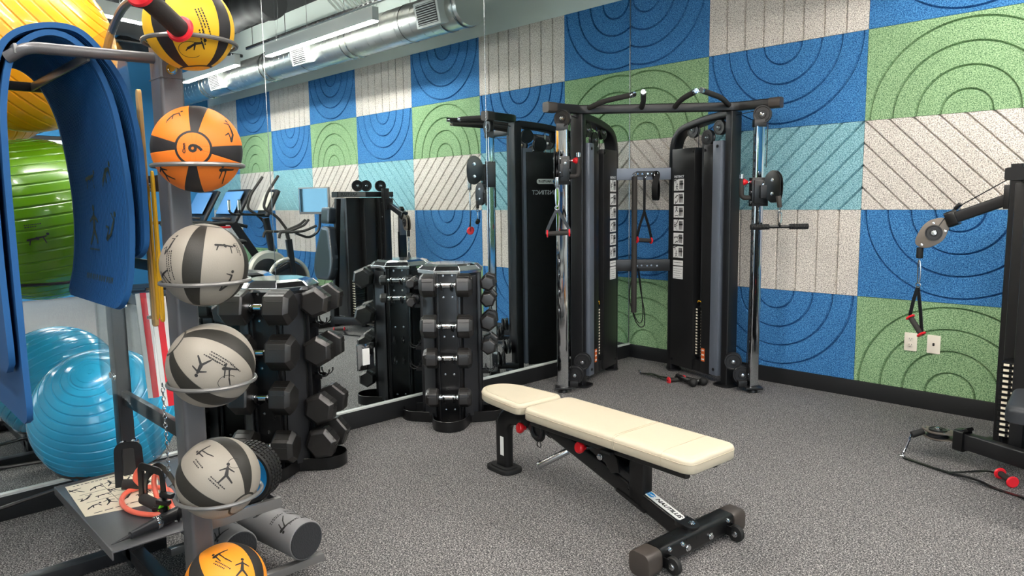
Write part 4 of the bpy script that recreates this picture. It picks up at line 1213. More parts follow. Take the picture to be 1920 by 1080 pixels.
# ================================================================== multi station at the right edge
mg = thing('multi_gym', 'black multi station with seat, weight tower and two adjustable pulley arms at the right edge', 'exercise machine', (2.95, -.55, 0), 0)
def G(x, y, z): return V((x-2.95, y+.55, z))
a = MB(); a.sweep([G(2.96, -.55, .03), G(2.96, -.55, 1.57)], rsec(.075, .055, .008), up=(1, 0, 0)); a.box(G(2.96, -.55, .02), (.14, .16, .03)); a.build('side_post', SATIN, mg)
a = MB(); a.sweep([G(3.08, -.40, 1.505), G(3.08, -1.12, 1.505)], rsec(.12, .06, .012)); a.build('top_beam', SATIN, mg)
a = MB(); a.box(G(3.0185, -.94, 1.505), (.003, .34, .055)); a.build('name_plate', RACKL, mg, bev=.001)
text('NAUTILUS', .045, Matrix.Translation(G(3.016, -.98, 1.505)) @ Matrix.Rotation(rad(-90), 4, 'Z') @ Matrix.Rotation(rad(90), 4, 'X'), 'lettering', GRAPH, mg, bold=.001)
for y in (-.53, -.72, -.83):
    a = MB(); pulley(a, G(3.08, y, 1.60), (-1, -.35, 0), .062, .03); po = a.build('pulley', SATIN, mg)
    a = MB(); bolt(a, G(3.08, y, 1.60)+V((-1, -.35, 0)).normalized()*.018, (-1, -.35, 0), .010, .012); bolt(a, G(3.08, y, 1.60)-V((-1, -.35, 0)).normalized()*.018, (1, .35, 0), .010, .012); a.build('pulley_bolt', CHROME, po)
# tower shroud: tall, creased
for (x0, x1, y0, y1, m_, nm) in ((2.975, 3.10, -.47, -.62, SHROUD, 'shroud_panel'), (3.00, 3.10, -.66, -.80, SHROUD, 'shroud_panel'), (3.03, 3.5, -.60, -.64, BLACK, 'weight_stack'), (3.12, 3.55, -.45, -.85, SHROUD, 'shroud_back'), (3.08, 3.14, -.80, -.98, SHROUD, 'shroud_side')):
    a = MB(); a.box(G((x0+x1)/2, (y0+y1)/2, .79), (x1-x0, abs(y1-y0), 1.36)); a.build(nm, m_, mg, bev=.012)
F = Matrix(((0, 0, -1, 0), (-1, 0, 0, 0), (0, 1, 0, 0), (0, 0, 0, 1)))
a = MB(); f_ = MB(); Fm = F.copy(); Fm.translation = G(2.9735, -.545, 1.22)
for k_ in range(4):
    figure(f_, k_, .075, (lambda x, y, k_=k_, mp=plane_map(Fm, .0005): mp(x, y+.12-.1*k_)))
for z in (.19, -.27): a.box((0, z, .0), (.09, .006, .001), Fm)
a.build('placard_rule', INKW, mg); f_.build('printed_figures', INKW, mg)
a = MB(); a.box(G(2.965, -.33, 1.16), (.03, .09, .24)); a.build('info_plate', RACKL, mg, bev=.002)
a = MB(); a.box(G(2.97, -.33, .93), (.03, .10, .3)); a.build('info_backing', SATIN, mg, bev=.002)
st = MB()
for q_ in range(14): st.box(G(3.10, -.88, .19+.028*q_), (.16, .12, .024))
so = st.build('weight_plates', BLACK, mg, bev=.002)
tk = MB()
for q_ in range(14): tk.box(G(3.045, -.9415, .19+.028*q_), (.024, .004, .012)); tk.box(G(3.085, -.9415, .19+.028*q_), (.03, .004, .009))
tk.build('weight_number', CARD, so)
# low cross beam with rollers
a = MB(); pulley(a, G(3.095, -.90, .155), (-.3, -1, 0), .068, .03); po = a.build('pulley', SATIN, mg)
a = MB(); bolt(a, G(3.095, -.90, .155)+V((-.3, -1, 0)).normalized()*.018, (-.3, -1, 0), .011, .01); a.build('pulley_bolt', STEEL, po)
# seat and back
a = MB(); a.sweep([G(3.30, -1.05, .04), G(3.30, -1.05, .42)], rsec(.07, .09, .01), up=(1, 0, 0)); a.box(G(3.5, -.9, .03), (.08, 1.1, .05)); a.build('seat_post', SATIN, mg, bev=.004)
a = MB(); pad(a, [(.17, -.60), (.67, -.60), (.67, -1.02), (.22, -1.02)][::-1], .06, .425, .50, .025)
a.build('seat_pad', PADG, mg, smooth=50)
b = MB(); prof = [(3.24, .56), (3.18, .64), (3.17, .76), (3.20, .90), (3.25, 1.03), (3.28, 1.16), (3.46, 1.16), (3.49, 1.03), (3.54, .90), (3.57, .76), (3.56, .64), (3.50, .56)]
pad(b, [(x-2.95, z) for x, z in prof][::-1], .06, 0, .085, .02)
o = b.build('back_pad', PADB, mg, smooth=50)
o.matrix_local = Matrix.Translation((0, -.58, .0)) @ Matrix.Rotation(rad(90-6), 4, 'X')
b = MB(); pad(b, [(.33, 1.19), (.51, 1.19), (.51, 1.37), (.33, 1.37)], .03, 0, .085, .014)
o = b.build('head_pad', PADB, mg, smooth=50); o.matrix_local = Matrix.Translation((0, -.58, .0)) @ Matrix.Rotation(rad(90-6), 4, 'X')
a = MB(); a.sweep([G(3.34, -1.0, .42), G(3.34, -.93, 1.46)], rsec(.06, .05, .008), up=(1, 0, 0)); a.build('back_post', SATIN, mg)
# upper arm with pulley head
def arm(p0, p1, nrm, head, name, long=.17, th=.062):
    p0, p1 = V(p0), V(p1); d = (p1-p0).normalized()
    a = MB(); a.sweep([p0, p1], rsec(.05, th, .008), up=(0, 0, 1)); a.build(name, SATIN, mg)
    a = MB(); a.sweep([p1-d*.035, p1+d*.018], rsec(.078, th+.025, .012), up=(0, 0, 1)); a.sweep([p1-d*.02+V((0, 0, .05)), p1+V((0, 0, .07))-d*.05], rsec(.05, .02, .006), up=(0, 0, 1)) ; a.build('arm_collar', BLACK, mg, bev=.003)
    nrm = V(nrm).normalized(); hd = V(head).normalized(); hd = (hd-nrm*hd.dot(nrm)).normalized(); up_ = nrm.cross(hd)
    c = p1+d*.02
    P = crom([V((0, -.022, 0)), V((.05, -.062, 0)), V((.11, -.068, 0)), V((long, -.04, 0)), V((long+.012, 0, 0)), V((long-.02, .04, 0)), V((.10, .062, 0)), V((.04, .045, 0)), V((0, .022, 0))], 4, True)
    a = MB()
    for o_ in (.014, -.02):
        Mq = Matrix((hd, up_, nrm)).transposed().to_4x4(); Mq.translation = c+nrm*o_
        a.prism([(q.x, q.y) for q in P], .006, Mq)
    a.build('pulley_cheek', TAUPE, mg, bev=.001)
    a = MB(); pulley(a, c+hd*.095, nrm, .056, .024); pulley(a, c+hd*.095+nrm*.023, nrm, .045, .01); pulley(a, c+hd*.095-nrm*.023, -nrm, .045, .01); po = a.build('pulley', SATIN, mg)
    a = MB(); bolt(a, c+hd*.095+nrm*.03, nrm, .010, .008); bolt(a, c+hd*.095-nrm*.03, -nrm, .010, .008)
    for q_ in ((.05, .035), (.055, -.04), (long-.005, 0)): bolt(a, c+hd*q_[0]+up_*q_[1]+nrm*.02, nrm, .005, .005)
    a.build('pulley_bolt', CHROME, po)
    return c+hd*long
tip = arm(G(2.95, -.52, 1.395), G(2.65, -.53, 1.272), (0.25, -1, .1), (-.64, -.1, -.77), 'upper_arm', .19)
UT = tip
a = MB(); a.tube([G(3.08, -.50, 1.60), G(2.66, -.545, 1.325)], .003, 6)
a.tube([G(2.64, -.55, 1.305), tip+V((.03, 0, .02)), tip+V((0, 0, -.03))], .003, 6); a.build('cable', BLACK, mg)
a = MB(); a.box(G(2.925, -.53, 1.395), (.04, .09, .13)); a.build('arm_hinge', SATIN, mg, bev=.006)
a = MB(); a.cyl(tip+V((-.004, 0, -.012)), tip+V((-.004, 0, -.075)), .018, n=16); a.build('cable_stop', RUBBERS, mg, bev=.004)
lt = arm(G(3.25, -1.07, .115), G(2.86, -.925, .12), (0, 0, 1), (-1, .1, 0), 'lower_arm', .165, .088)
a = MB(); a.cyl(lt+V((.0, -.01, .0)), lt+V((-.045, -.055, -.02)), .018, n=16); a.build('cable_stop', RUBBERS, mg, bev=.004)
# hanging handle
O = V((2.95, -.55, 0))+tip+V((-.004, 0, -.075))
dshandle('stirrup_handle', 'stirrup handle with red rings hanging in front of the wall outlets', (O.x, O.y, .635), 0, .245, (-.03, 0, .055), (.035, -.02, -.03), carab=O.z-.635-.245-.03)
O = V((2.95, -.55, 0))+lt
t = thing('floor_strap_handle', 'long black strap with red ringed grip lying by the low pulley arm', 'cable handle', (2.64, -1.06, 0), 0)
T = lambda x, y, z: V((x-2.64, y+1.06, z))
a = MB(); carabiner(a, T(O.x-.045, O.y-.055, .10), T(2.632, -1.085, .02), .004, .014, side=(0, 1, 0)); a.torus(frame(T(2.63, -1.09, .015), (0, .3, 1)), .016, .0035, 16, 6); a.build('clip', CHROME, t)
a = MB(); sec = rsec(.022, .004, .001, 1)
a.sweep(crom([T(2.64, -1.09, .006), T(2.76, -1.13, .006), T(2.88, -1.17, .008), T(3.0, -1.215, .02), T(3.10, -1.24, .006), T(3.2, -1.27, .006), T(3.3, -1.33, .02)], 6), sec); a.sweep(crom([T(2.88, -1.17, .009), T(2.97, -1.14, .03), T(3.02, -1.08, .03), T(3.05, -1.05, .02)], 6), sec); a.build('strap', BLACK, t)
g0, g1 = T(3.075, -1.07, .03), T(3.145, -1.16, .03); d = (g1-g0).normalized()
a = MB(); a.cyl(g0, g1, .015, n=14); a.build('grip', FOAMBLK, t)
a = MB()
for p_ in (g0, g1): a.lathe([(.01, -.006), (.024, -.006), (.029, 0), (.024, .006), (.01, .006)], 20, frame(p_, d))
a.build('ring', REDR, t)

# ================================================================== accessory rack in the foreground
ra = thing('accessory_rack', 'grey steel accessory rack with ball hoops, mat arm and small shelf in the left foreground', 'storage rack', (1.62, -4.42, 0), 0)
RO = V((1.62, -4.42, 0))
def A(x, y, z): return V((x, y, z))-RO
a = MB(); a.prism(rsec(.09, .066, .012, 4), 1.99, None, .04); a.build('near_post', RACKG, ra)
a = MB(); a.prism(rsec(.07, .05, .006), 1.5, Matrix.Translation(A(.93, -4.42, 0)), .03); a.build('far_post', GRAPH, ra)
a = MB()
a.box(A(1.25, -4.42, .075), (.80, .05, .05)); a.box(A(.80, -4.52, .03), (.06, .50, .05)); a.box(A(1.62, -4.42, .03), (.07, .55, .05)); a.build('base_rail', GRAPH, ra, bev=.004)
a = MB(); a.box(A(1.25, -4.42, 1.48), (.72, .02, .05)); a.box(A(1.25, -4.42, .70), (.72, .02, .05)); a.build('cross_rail', SATIN, ra, bev=.002)
a = MB(); a.prism(rsec(.05, .05, .01), .002, Matrix.Translation(A(1.6655, -4.422, 1.80)) @ Matrix.Rotation(rad(90), 4, 'Y')); a.box(A(1.62, -4.42, 1.776), (.093, .069, .002)); po_ = a.build('mount_plate', RACKG, ra)
a = MB(); bolt(a, A(1.668, -4.422, 1.80), (1, 0, 0), .011, .006)
for z_, y_ in ((1.06, 0), (.52, 0)):
    for q_ in (-.018, .018): bolt(a, A(.966, -4.42+q_, z_), (1, 0, 0), .009, .008)
for q_ in (-.02, .02): bolt(a, A(.965, -4.42+q_, .52), (1, 0, 0), .012, .008); bolt(a, A(.93+q_, -4.446, .78), (0, -1, 0), .011, .008)
a.build('bolt', CHROME, ra)
# mat arm
a = MB(); a.tube(fillet([A(1.62, -4.45, 1.834), A(1.60, -4.76, 1.828), A(1.57, -4.80, 1.80)], .03), [.0155]*8, 14); a.build('mat_arm', RACKG, ra)
for y_ in (-4.617, -4.785):
    a = MB(); a.box(A(1.25, y_, 1.822), (.70, .008, .026)); a.build('mat_bar', RACKL, ra, bev=.002)
a = MB(); a.box(A(.90, -4.70, 1.822), (.02, .56, .03)); a.build('mat_end_bar', SATIN, ra, bev=.002)
# ball hoops
BZ = [1.892, 1.564, 1.243, .955, .62, .29]
for z_ in BZ:
    zr = z_-.045
    a = MB(); a.torus(Matrix.Translation(A(1.817, -4.421, zr)), .1175, .006, 48, 8)
    for s_ in (-1, 1): a.tube(fillet([A(1.66, -4.42+s_*.022, zr-.0), A(1.70, -4.42+s_*.03, zr), A(1.71, -4.42+s_*.05, zr)], .01), .005, 7)
    a.build('ball_hoop', RACKL, ra)
# shelf
a = MB(); a.box(A(1.245, -4.405, .394), (.70, .51, .004))
for (c, d) in (((1.245, -4.658, .385), (.70, .004, .03)), ((1.245, -4.152, .392), (.70, .004, .045)), ((1.595, -4.30, .385), (.004, .30, .03)), ((.895, -4.405, .385), (.004, .51, .03))): a.box(A(*c), d)
a.build('shelf', RACKG, ra, bev=.001)
a = MB(); a.box(A(1.617, -4.27, .40), (.018, .26, .036)); a.build('shelf_end_rail', RACKL, ra, bev=.002)
# roller tray rails
a = MB()
for z_, x_ in ((.085, 1.50), (.085, 1.05)): a.box(A(x_, -4.13, z_), (.03, .40, .03))
a.build('roller_rail', RACKL, ra, bev=.002)
# arch tube on top of the far half
a = MB(); a.tube(crom([A(1.02, -4.42, 1.45), A(1.02, -4.42, 1.80), A(1.08, -4.42, 1.95), A(1.25, -4.42, 2.04), A(1.42, -4.42, 2.05), A(1.60, -4.42, 2.02)], 8), .013, 10); a.build('top_arch', RACKG, ra)
# hanging pegs on the middle
a = MB()
for z_ in (1.46, 1.475):
    for x_ in (1.10, 1.22, 1.36, 1.48):
        a.cyl(A(x_, -4.43, z_), A(x_, -4.52, z_+.008), .0055, n=8); bolt(a, A(x_, -4.52, z_+.008), (0, -1, 0), .007, .006)
for x_ in (1.1, 1.45):
    for z_ in (1.15, 1.06): a.cyl(A(x_, -4.43, z_), A(x_, -4.47, z_), .006, n=8)
a.build('hook_peg', CHROME, ra)
a = MB(); a.box(A(1.34, -4.43, 1.22), (.50, .012, .035)); a.build('peg_rail', SATIN, ra, bev=.002)
# black foam grip with red collars cantilevered from the top of the post
a = MB(); g0, g1 = A(2.07, -4.622, 1.892), A(1.938, -4.485, 1.850)
a.tube(fillet([A(1.62, -4.42, 2.02), A(1.66, -4.45, 2.30), A(2.05, -4.66, 2.30), A(2.16, -4.70, 1.90), g0], .05), .012, 10); a.cyl(g0, g1+ (g1-g0).normalized()*.01, .014, n=10); hb = a.build('top_handle_bar', STEEL, ra)
a = MB(); a.cyl(g0, g1, .0235, n=20); a.build('handle_grip', FOAMBLK, hb, bev=.003)
a = MB(); d_ = (g1-g0).normalized()
for p_ in (g0, g1-d_*.012): a.lathe([(.015, -.007), (.031, -.006), (.0345, 0), (.031, .006), (.015, .007)], 28, frame(p_, d_))
a.build('collar', REDR, hb)
# clear panel between the posts
def strip_panel(name, label, pts, y, m, th=.004):
    t = thing(name, label, 'panel', (1.25, y, 1.2), 0)
    a = MB(); Mq = Matrix(((1, 0, 0, -1.25), (0, 0, -1, th/2), (0, 1, 0, -1.2), (0, 0, 0, 1)))
    a.prism(pts, th, Mq); a.build('sheet', m, t, smooth=20); return t
pt = [(p.x, p.y) for p in fillet([V(q) for q in ((.955, .80, 0), (.955, 1.47, 0), (1.02, 1.85, 0), (1.16, 1.955, 0), (1.36, 1.955, 0), (1.50, 1.86, 0), (1.565, 1.60, 0), (1.565, .62, 0), (1.50, .60, 0), (1.40, .69, 0), (1.28, .755, 0), (1.12, .76, 0), (1.05, .735, 0), (1.0, .745, 0))], .04, 4, True)]
cp = strip_panel('acrylic_panel', 'clear acrylic panel bolted between the two posts of the accessory rack', pt, -4.492, CLEAR)
# ---- rack ball orientation in camera terms
def orient(pole, roll, at):
    T = (CAM_POS-V(at)).normalized(); RR = V((0, 0, 1)).cross(T).normalized(); UU = T.cross(RR)
    p = (RR*pole[0]+UU*pole[1]+T*pole[2]).normalized()
    ref = (T-p*T.dot(p)).normalized()
    if abs(T.dot(p)) > .93: ref = (UU-p*UU.dot(p)).normalized()
    q = Matrix.Rotation(rad(roll), 3, p) @ ref
    y = p.cross(q)
    return Matrix((q, y, p)).transposed().to_4x4()
ORG = ball_mat('orange_ball_rubber', 'ee7a1e', '201d1f', .21, .040)
YLB = ball_mat('yellow_ball_rubber', 'edb920', '201d1f', .21, .036)
GRY = ball_mat('light_grey_ball_rubber', '918a80', '26241f', .215, .036)
ORB = ball_mat('amber_ball_rubber', 'f3941b', '26221f', .21, .036)
def wball(z, R, m, pole, roll, label, prints, number=None, xy=(1.817, -4.421)):
    t = thing('weight_ball', label, 'exercise ball', (xy[0], xy[1], z), 0, 'weight balls stacked on the rack')
    M = orient(pole, roll, (xy[0], xy[1], z))
    a = MB(); a.sphere((0, 0, 0), R, 56, 32); o = a.build('ball', m, t, smooth=80); o.matrix_local = M
    Mi = M.to_3x3().inverted()
    f = MB(); n_ = 0
    to_cam = (CAM_POS-V((xy[0], xy[1], z))).normalized()
    rr = to_cam.cross(V((0, 0, 1))).normalized() * -1; rr = V((0, 0, 1)).cross(to_cam).normalized(); uu = to_cam.cross(rr)
    for (kind, x, y, sz, rot, k_) in prints:
        d = (rr*x+uu*y+to_cam*sqrt(max(.02, 1-x*x-y*y))).normalized()
        up_ = Matrix.Rotation(rad(rot), 3, d) @ (uu-d*uu.dot(d)).normalized()
        mp = sphere_map(R, Mi @ d, Mi @ up_, .0006)
        if kind == 'f': figure(f, k_, sz, mp)
        elif kind == 'c': caption(f, -sz/2, 0, sz, mp, k_, .0035, .008, .005)
        elif kind == 'o':
            P = [mp(sz*cos(i*pi/12), sz*.8*sin(i*pi/12)) for i in range(3, 22)]
            f.tube(P, .0007, 4)
    f.build('printed_figures', INK, o)
    if number:
        d = (M.to_3x3() @ V((0, 0, 1)))
        up_ = Matrix.Rotation(rad(number[1]), 3, d) @ (uu-d*uu.dot(d)).normalized(); x_ = up_.cross(d)
        L = Matrix((Mi @ x_, Mi @ up_, V((0, 0, 1)))).transposed().to_4x4()
        L.translation = V((0, 0, R*.999))
        text(number[0], .046, L @ Matrix.Translation((0, .003, 0)), 'number', INK, o, bold=.0014)
        text('Clean', .011, L @ Matrix.Translation((0, -.0225, -.0015)) @ Matrix.Rotation(pi, 4, 'Z'), 'lettering', INK, o, bold=.0002, ext=.001)
    return t
wball(BZ[0], .115, YLB, (.10, -.97, .18), 38, 'yellow and black weight ball in the top hoop behind the red ringed grip', [('c', .35, .15, .07, -75, 3), ('f', .1, -.35, .045, 0, 1), ('c', .28, -.2, .04, -80, 2), ('o', .0, -.5, .03, 0, 0)])
wball(BZ[1], .118, ORG, (-.08, .03, 1), -6, 'orange weight ball with a black ringed number on its face, second from the top', [('f', -.45, .75, .04, 30, 1), ('f', .55, -.62, .055, -15, 0), ('f', .72, .42, .05, 30, 3), ('f', -.7, -.55, .05, 10, 2)], ('6', -90))
wball(BZ[2], .1165, GRY, (.14, .97, .05), -16, 'grey weight ball with one upright black band, third from the top', [('f', .45, .50, .05, -15, 4), ('f', .45, -.42, .048, 20, 3), ('c', .75, .35, .035, -90, 2), ('f', -.72, .50, .045, 30, 3), ('c', -.72, .05, .08, -85, 3), ('f', -.8, -.3, .05, 10, 0)])
wball(BZ[3], .120, GRY, (-.74, .60, .20), 45, 'grey weight ball with two slanted black bands, fourth from the top', [('f', -.22, .0, .05, 150, 2), ('c', .25, .12, .075, -38, 3), ('c', -.02, .15, .04, -38, 1), ('f', .38, -.30, .05, -25, 0), ('o', .32, -.42, .026, 0, 0), ('c', .5, -.12, .035, -38, 1)])
wball(BZ[4], .1165, GRY, (.50, -.74, .42), 45, 'grey weight ball beside the ribbed blue rimmed wheel, fifth from the top', [('f', -.22, .62, .046, 20, 0), ('c', -.42, .38, .04, -50, 2), ('f', .18, .05, .05, -15, 2), ('c', -.05, -.12, .05, -50, 2), ('o', .38, .28, .018, 0, 0)])
wball(BZ[5], .118, ORB, (.35, -.80, .35), 30, 'amber weight ball cut off by the bottom edge, lowest on the rack', [('f', .02, .62, .05, 10, 0), ('c', -.05, .45, .05, -40, 2), ('f', .4, .28, .05, -15, 2)])

# ---- mats
def matmesh(label, prof, x0, x1, th, prints=True):
    t = thing('exercise_mat', label, 'exercise mat', (1.25, -4.65, 1.85), 0, 'blue mats draped over the rack arm')
    O = V((1.25, -4.65, 1.85)); P = crom([V((0, y, z)) for y, z in prof], 7)
    # round the free corners by narrowing the last rows
    n = len(P); rows = []
    for i, p_ in enumerate(P):
        a_ = (P[min(i+1, n-1)]-P[max(i-1, 0)]).normalized(); nn = V((0, -a_.z, a_.y))
        e = 0
        for end in (P[0], P[-1]):
            q = (p_-end).length
            if q < .06: e = .06-sqrt(max(0, .06**2-(.06-q)**2))
        rows.append((p_, nn, e))
    mb = MB(); vs = []; m_ = 14
    for p_, nn, e in rows:
        xs = [x0+e+(x1-x0-2*e)*j/m_ for j in range(m_+1)]
        for s_ in (-.5, .5):
            for x in xs: vs.append(V((x, p_.y, p_.z))+nn*th*s_-O)
    w_ = m_+1; fs = []
    for i in range(n-1):
        b = i*2*w_; c = (i+1)*2*w_
        for j in range(m_):
            fs.append((b+j, c+j, c+j+1, b+j+1)); fs.append((b+w_+j, b+w_+j+1, c+w_+j+1, c+w_+j))
        fs.append((b, b+w_, c+w_, c)); fs.append((b+m_, c+m_, c+w_+m_, b+w_+m_))
    for i in (0, n-1):
        b = i*2*w_
        for j in range(m_): fs.append((b+j, b+j+1, b+w_+j+1, b+w_+j))
    mb.add(vs, fs); o = mb.build('mat', MATB, t, smooth=50)
    # ribs across the underside
    r = MB(); 
    for j in range(1, 44):
        x = x0+.01+(x1-x0-.02)*j/44
        pts = [V((x, p_.y, p_.z))+nn*(-th*.5-.0002)-O for p_, nn, e in rows if not (e > .02 and (j < 4 or j > 40))]
        r.tube(pts, .0022, 4)
    r.build('rib', MATB, o)
    if prints:
        f = MB(); p1 = P[-1]; ny = -1
        for (x, z, sz, k_) in ((1.22, 1.345, .11, 2), (1.40, 1.345, .09, 3), (1.22, 1.52, .09, 4), (1.40, 1.52, .09, 1)):
            def mp(u, v, x=x, z=z):
                zz = z+v; best = min(rows, key=lambda q: abs(q[0].z-zz) + (0 if q[0].y > -4.70 else 9))
                return V((x+u, best[0].y, zz))+V((0, -1, 0))*(th*.5+.003)-O
            figure(f, k_, sz, mp)
        mpc = lambda u, v: V((u, min(rows, key=lambda q: abs(q[0].z-v)+(0 if q[0].y > -4.70 else 9))[0].y-th*.5-.003, v))-O
        caption(f, 1.15, 1.175, .28, mpc, 1, .018, .01, .02); caption(f, 1.18, 1.27, .1, mpc, 1, .006, .01, .008)
        f.build('printed_figures', mat('dark_olive_print', '2c3b33', .7), o)
    return t
PR1 = [(-4.824, .81), (-4.826, 1.0), (-4.826, 1.3), (-4.824, 1.55), (-4.815, 1.70), (-4.785, 1.815), (-4.722, 1.872), (-4.655, 1.872), (-4.598, 1.815), (-4.556, 1.70), (-4.534, 1.52), (-4.530, 1.36), (-4.545, 1.20), (-4.572, 1.105)]
matmesh('blue exercise mat on the inside, its long front end reaching low at the left edge', PR1, .955, 1.575, .015)
PR2 = [(-4.852, .96), (-4.856, 1.3), (-4.85, 1.6), (-4.835, 1.74), (-4.80, 1.845), (-4.722, 1.893), (-4.63, 1.895), (-4.565, 1.83), (-4.518, 1.74), (-4.492, 1.6), (-4.488, 1.42), (-4.492, 1.30), (-4.505, 1.255)]
matmesh('blue exercise mat draped on the outside, its shorter rear end nearest the post', PR2, .955, 1.57, .015, False)

# ---- things on the shelf
def flat_card():
    t = thing('exercise_card', 'cream exercise chart card with black figures lying on the shelf', 'card', (.93, -4.55, .3965), 0)
    a = MB(); q = [(-.01, -.08), (.33, -.098), (.385, .12), (-.026, .235)]
    a.prism(q, .0012); o = a.build('card', CARD, t)
    f = MB(); L = lambda x, y: V((x, y, .0018))
    for r_ in range(3):
        for c_ in range(6):
            y = -.055+.052*c_; x = .07+.09*r_
            if x > .30 and c_ > 3: continue
            figure(f, r_*3+c_, .044, lambda u, v, x=x, y=y: L(x-v*1.2, y+u))
    for y in (.022, .125): f.box((.17, y, .0016), (.26, .0012, .0004))
    for x in (.12, .21): f.box((x, .06, .0016), (.001, .25, .0004))
    caption(f, -.06, -.012, .26, lambda u, v: L(-v, u), 1, .006, .01, .014); caption(f, -.07, -.325, .17, lambda u, v: L(-v, u), 1, .005, .01, .02)
    f.build('printed_figures', INK, o)
flat_card()
def shelf_handle(label, loc, rz, col, h=.13, gw=.10, rise=.01):
    """soft grip held in a webbing triangle"""
    t = thing('band_handle', label, 'band handle', loc, rz, None)
    a = MB(); a.cyl((-gw/2, 0, .02+rise), (gw/2, 0, .02), .0185, n=18); a.build('grip', FOAMBLK, t, bev=.003)
    a = MB()
    for s_ in (1,): a.lathe([(.008, -.003), (.020, -.003), (.019, 0), (.018, .003), (.008, .003)], 16, frame((s_*(gw/2+.002), 0, .02+(rise if s_ < 0 else 0)), (1, 0, 0)))
    a.build('end_ring', col, t)
    a = MB(); a.sweep(fillet([(-gw/2-.008, 0, .01+rise), (-gw/2-.004, .0, h), (gw/2+.004, .0, h), (gw/2+.008, 0, .01)], .022, 6), rsec(.026, .005, .001, 1), up=(0, 1, 0.01)); a.build('webbing', BLACK, t)
    return t
shelf_handle('black foam band handle with a lime end ring in the middle of the shelf', (1.385, -4.475, .402), 14, LIME, .145, .115)
shelf_handle('black foam band handle with a thin cord standing beside the exercise card', (1.15, -4.475, .402), 70, LIME, .17, .055)
t = thing('resistance_tube', 'coral rubber resistance tube curled on the shelf', 'resistance tube', (1.32, -4.47, .41), 0)
a = MB(); a.tube(crom([(.135, .03, .0), (.114, -.026, .0), (.031, -.066, .0), (-.076, -.063, .0), (-.155, -.018, .0), (-.145, .045, .0), (-.07, .085, .0), (.02, .07, .01)], 9), .0085, 12); a.build('tube', CORAL, t)
a = MB(); a.tube(crom([(.18, .02, .02), (.10, .03, .04), (.0, .045, .07), (-.06, .04, .095), (-.10, .01, .09), (-.13, .0, .05), (-.14, .02, .015)], 8), .0085, 12); a.tube(crom([(-.05, .045, .09), (-.03, .03, .05), (.03, .02, .01)], 6), .0085, 12); a.build('tube', CORAL, t)
t = thing('pointed_bar', 'long black tapered bar with a chrome ring lying along the front edge of the shelf', 'bar', (1.495, -4.40, .423), 0)
a = MB(); M = frame((0, 0, 0), (.078, -.255, -.012)); a.lathe([(0, 0), (.020, 0), (.020, .118)], 24, M); a.build('barrel', SATIN, t)
a = MB(); a.lathe([(.020, .118), (.018, .128), (.0125, .19), (.012, .205), (.007, .207), (.0012, .266), (0, .268)], 24, M); a.build('tapered_tip', GRAPH, t)
a = MB(); a.lathe([(.0205, .108), (.0215, .110), (.0215, .121), (.0205, .123)], 24, M); a.box((.021, 0, .05), (.003, .006, .10), M); a.build('chrome_ring', CHROME, t)
t = thing('web_strap', 'black webbing strap with small buckles standing at the back of the shelf', 'strap', (1.45, -4.45, .41), 0)
a = MB(); a.sweep(crom([(-.12, -.03, .0), (-.13, -.02, .09), (-.05, .0, .14), (.06, .0, .13), (.10, .01, .06), (.08, .0, .0)], 6), rsec(.03, .004, .001, 1), up=(0, 1, .01)); a.build('webbing', BLACK, t)
a = MB()
for z_ in (.0, .03, .06): a.box((-.02+z_*.6, -.015, .012+z_*.9), (.05, .02, .016), Matrix.Rotation(rad(25), 4, 'Z'))
a.build('buckle', SATIN, t, bev=.003)
# ribbed wheel roller
t = thing('ribbed_roller', 'black ribbed massage wheel with blue rims standing on the shelf behind a grey weight ball', 'massage roller', (1.545, -4.212, .505), 0)
ax_ = V((.605, -.80, 0)).normalized(); M = frame((0, 0, 0), ax_, (0, 0, 1))
a = MB(); a.lathe([(.082, -.038), (.094, -.041), (.098, -.035), (.098, .035), (.094, .041), (.082, .038)], 48, M, False)
for k_ in range(44):
    Mr = M @ Matrix.Rotation(2*pi*k_/44, 4, 'Z')
    for q_ in range(4): a.box((.0995, 0, -.027+.018*q_), (.006, .0085, .013), Mr)
a.build('ribbed_tread', RUBBERS, t, bev=0)
a = MB(); a.lathe([(.0, -.022), (.06, -.024), (.083, -.039), (.083, .039), (.06, .024), (0, .022)], 40, M, False)
for k_ in range(6): a.box((.055, 0, .026), (.05, .006, .012), M @ Matrix.Rotation(k_*pi/3, 4, 'Z'))
a.build('blue_core', BLUEP, t)
# foam rollers
def roller(label, e0, r, L, nd, words=None):
    t = thing('foam_roller', label, 'foam roller', e0, 0, 'grey foam rollers under the shelf')
    d = V(nd).normalized(); M = frame((0, 0, 0), d, (0, 0, 1))
    a = MB(); a.lathe([(r*.52, 0), (r-.004, 0), (r, .004), (r, L-.004), (r-.004, L), (r*.52, L)], 48, M); a.build('skin', GREYR, t, smooth=50)
    a = MB(); a.lathe([(0, -.0005), (r*.55, -.0015), (r*.57, .003)], 30, M); a.lathe([(r*.60, -.002), (r*.9, -.003), (r*.94, .0)], 40, M); a.build('foam_core', EVA, t)
    f = MB()
    def mp(u, v, ang): 
        A_ = ang+v/r; return M @ V(((r+.0006)*cos(A_), (r+.0006)*sin(A_), u))
    for k_ in range(4):
        for j_, ang in enumerate((-.5, .45)):
            figure(f, k_+j_, .065, lambda u, v, k_=k_, ang=ang: mp(.085+.13*k_-v, u, ang))
            caption(f, -.03, 0, .06, lambda u, v, k_=k_, ang=ang: mp(.085+.13*k_-v+.05, u, ang), 2, .005, .009, .008)
    f.build('printed_figures', INK, t)
    return t, M, r
rt, M, r_ = roller('grey foam roller sticking out past the shelf, the nearer one to the floor edge', (1.535, -4.01, .185), .072, .60, (-1, -.13, 0))
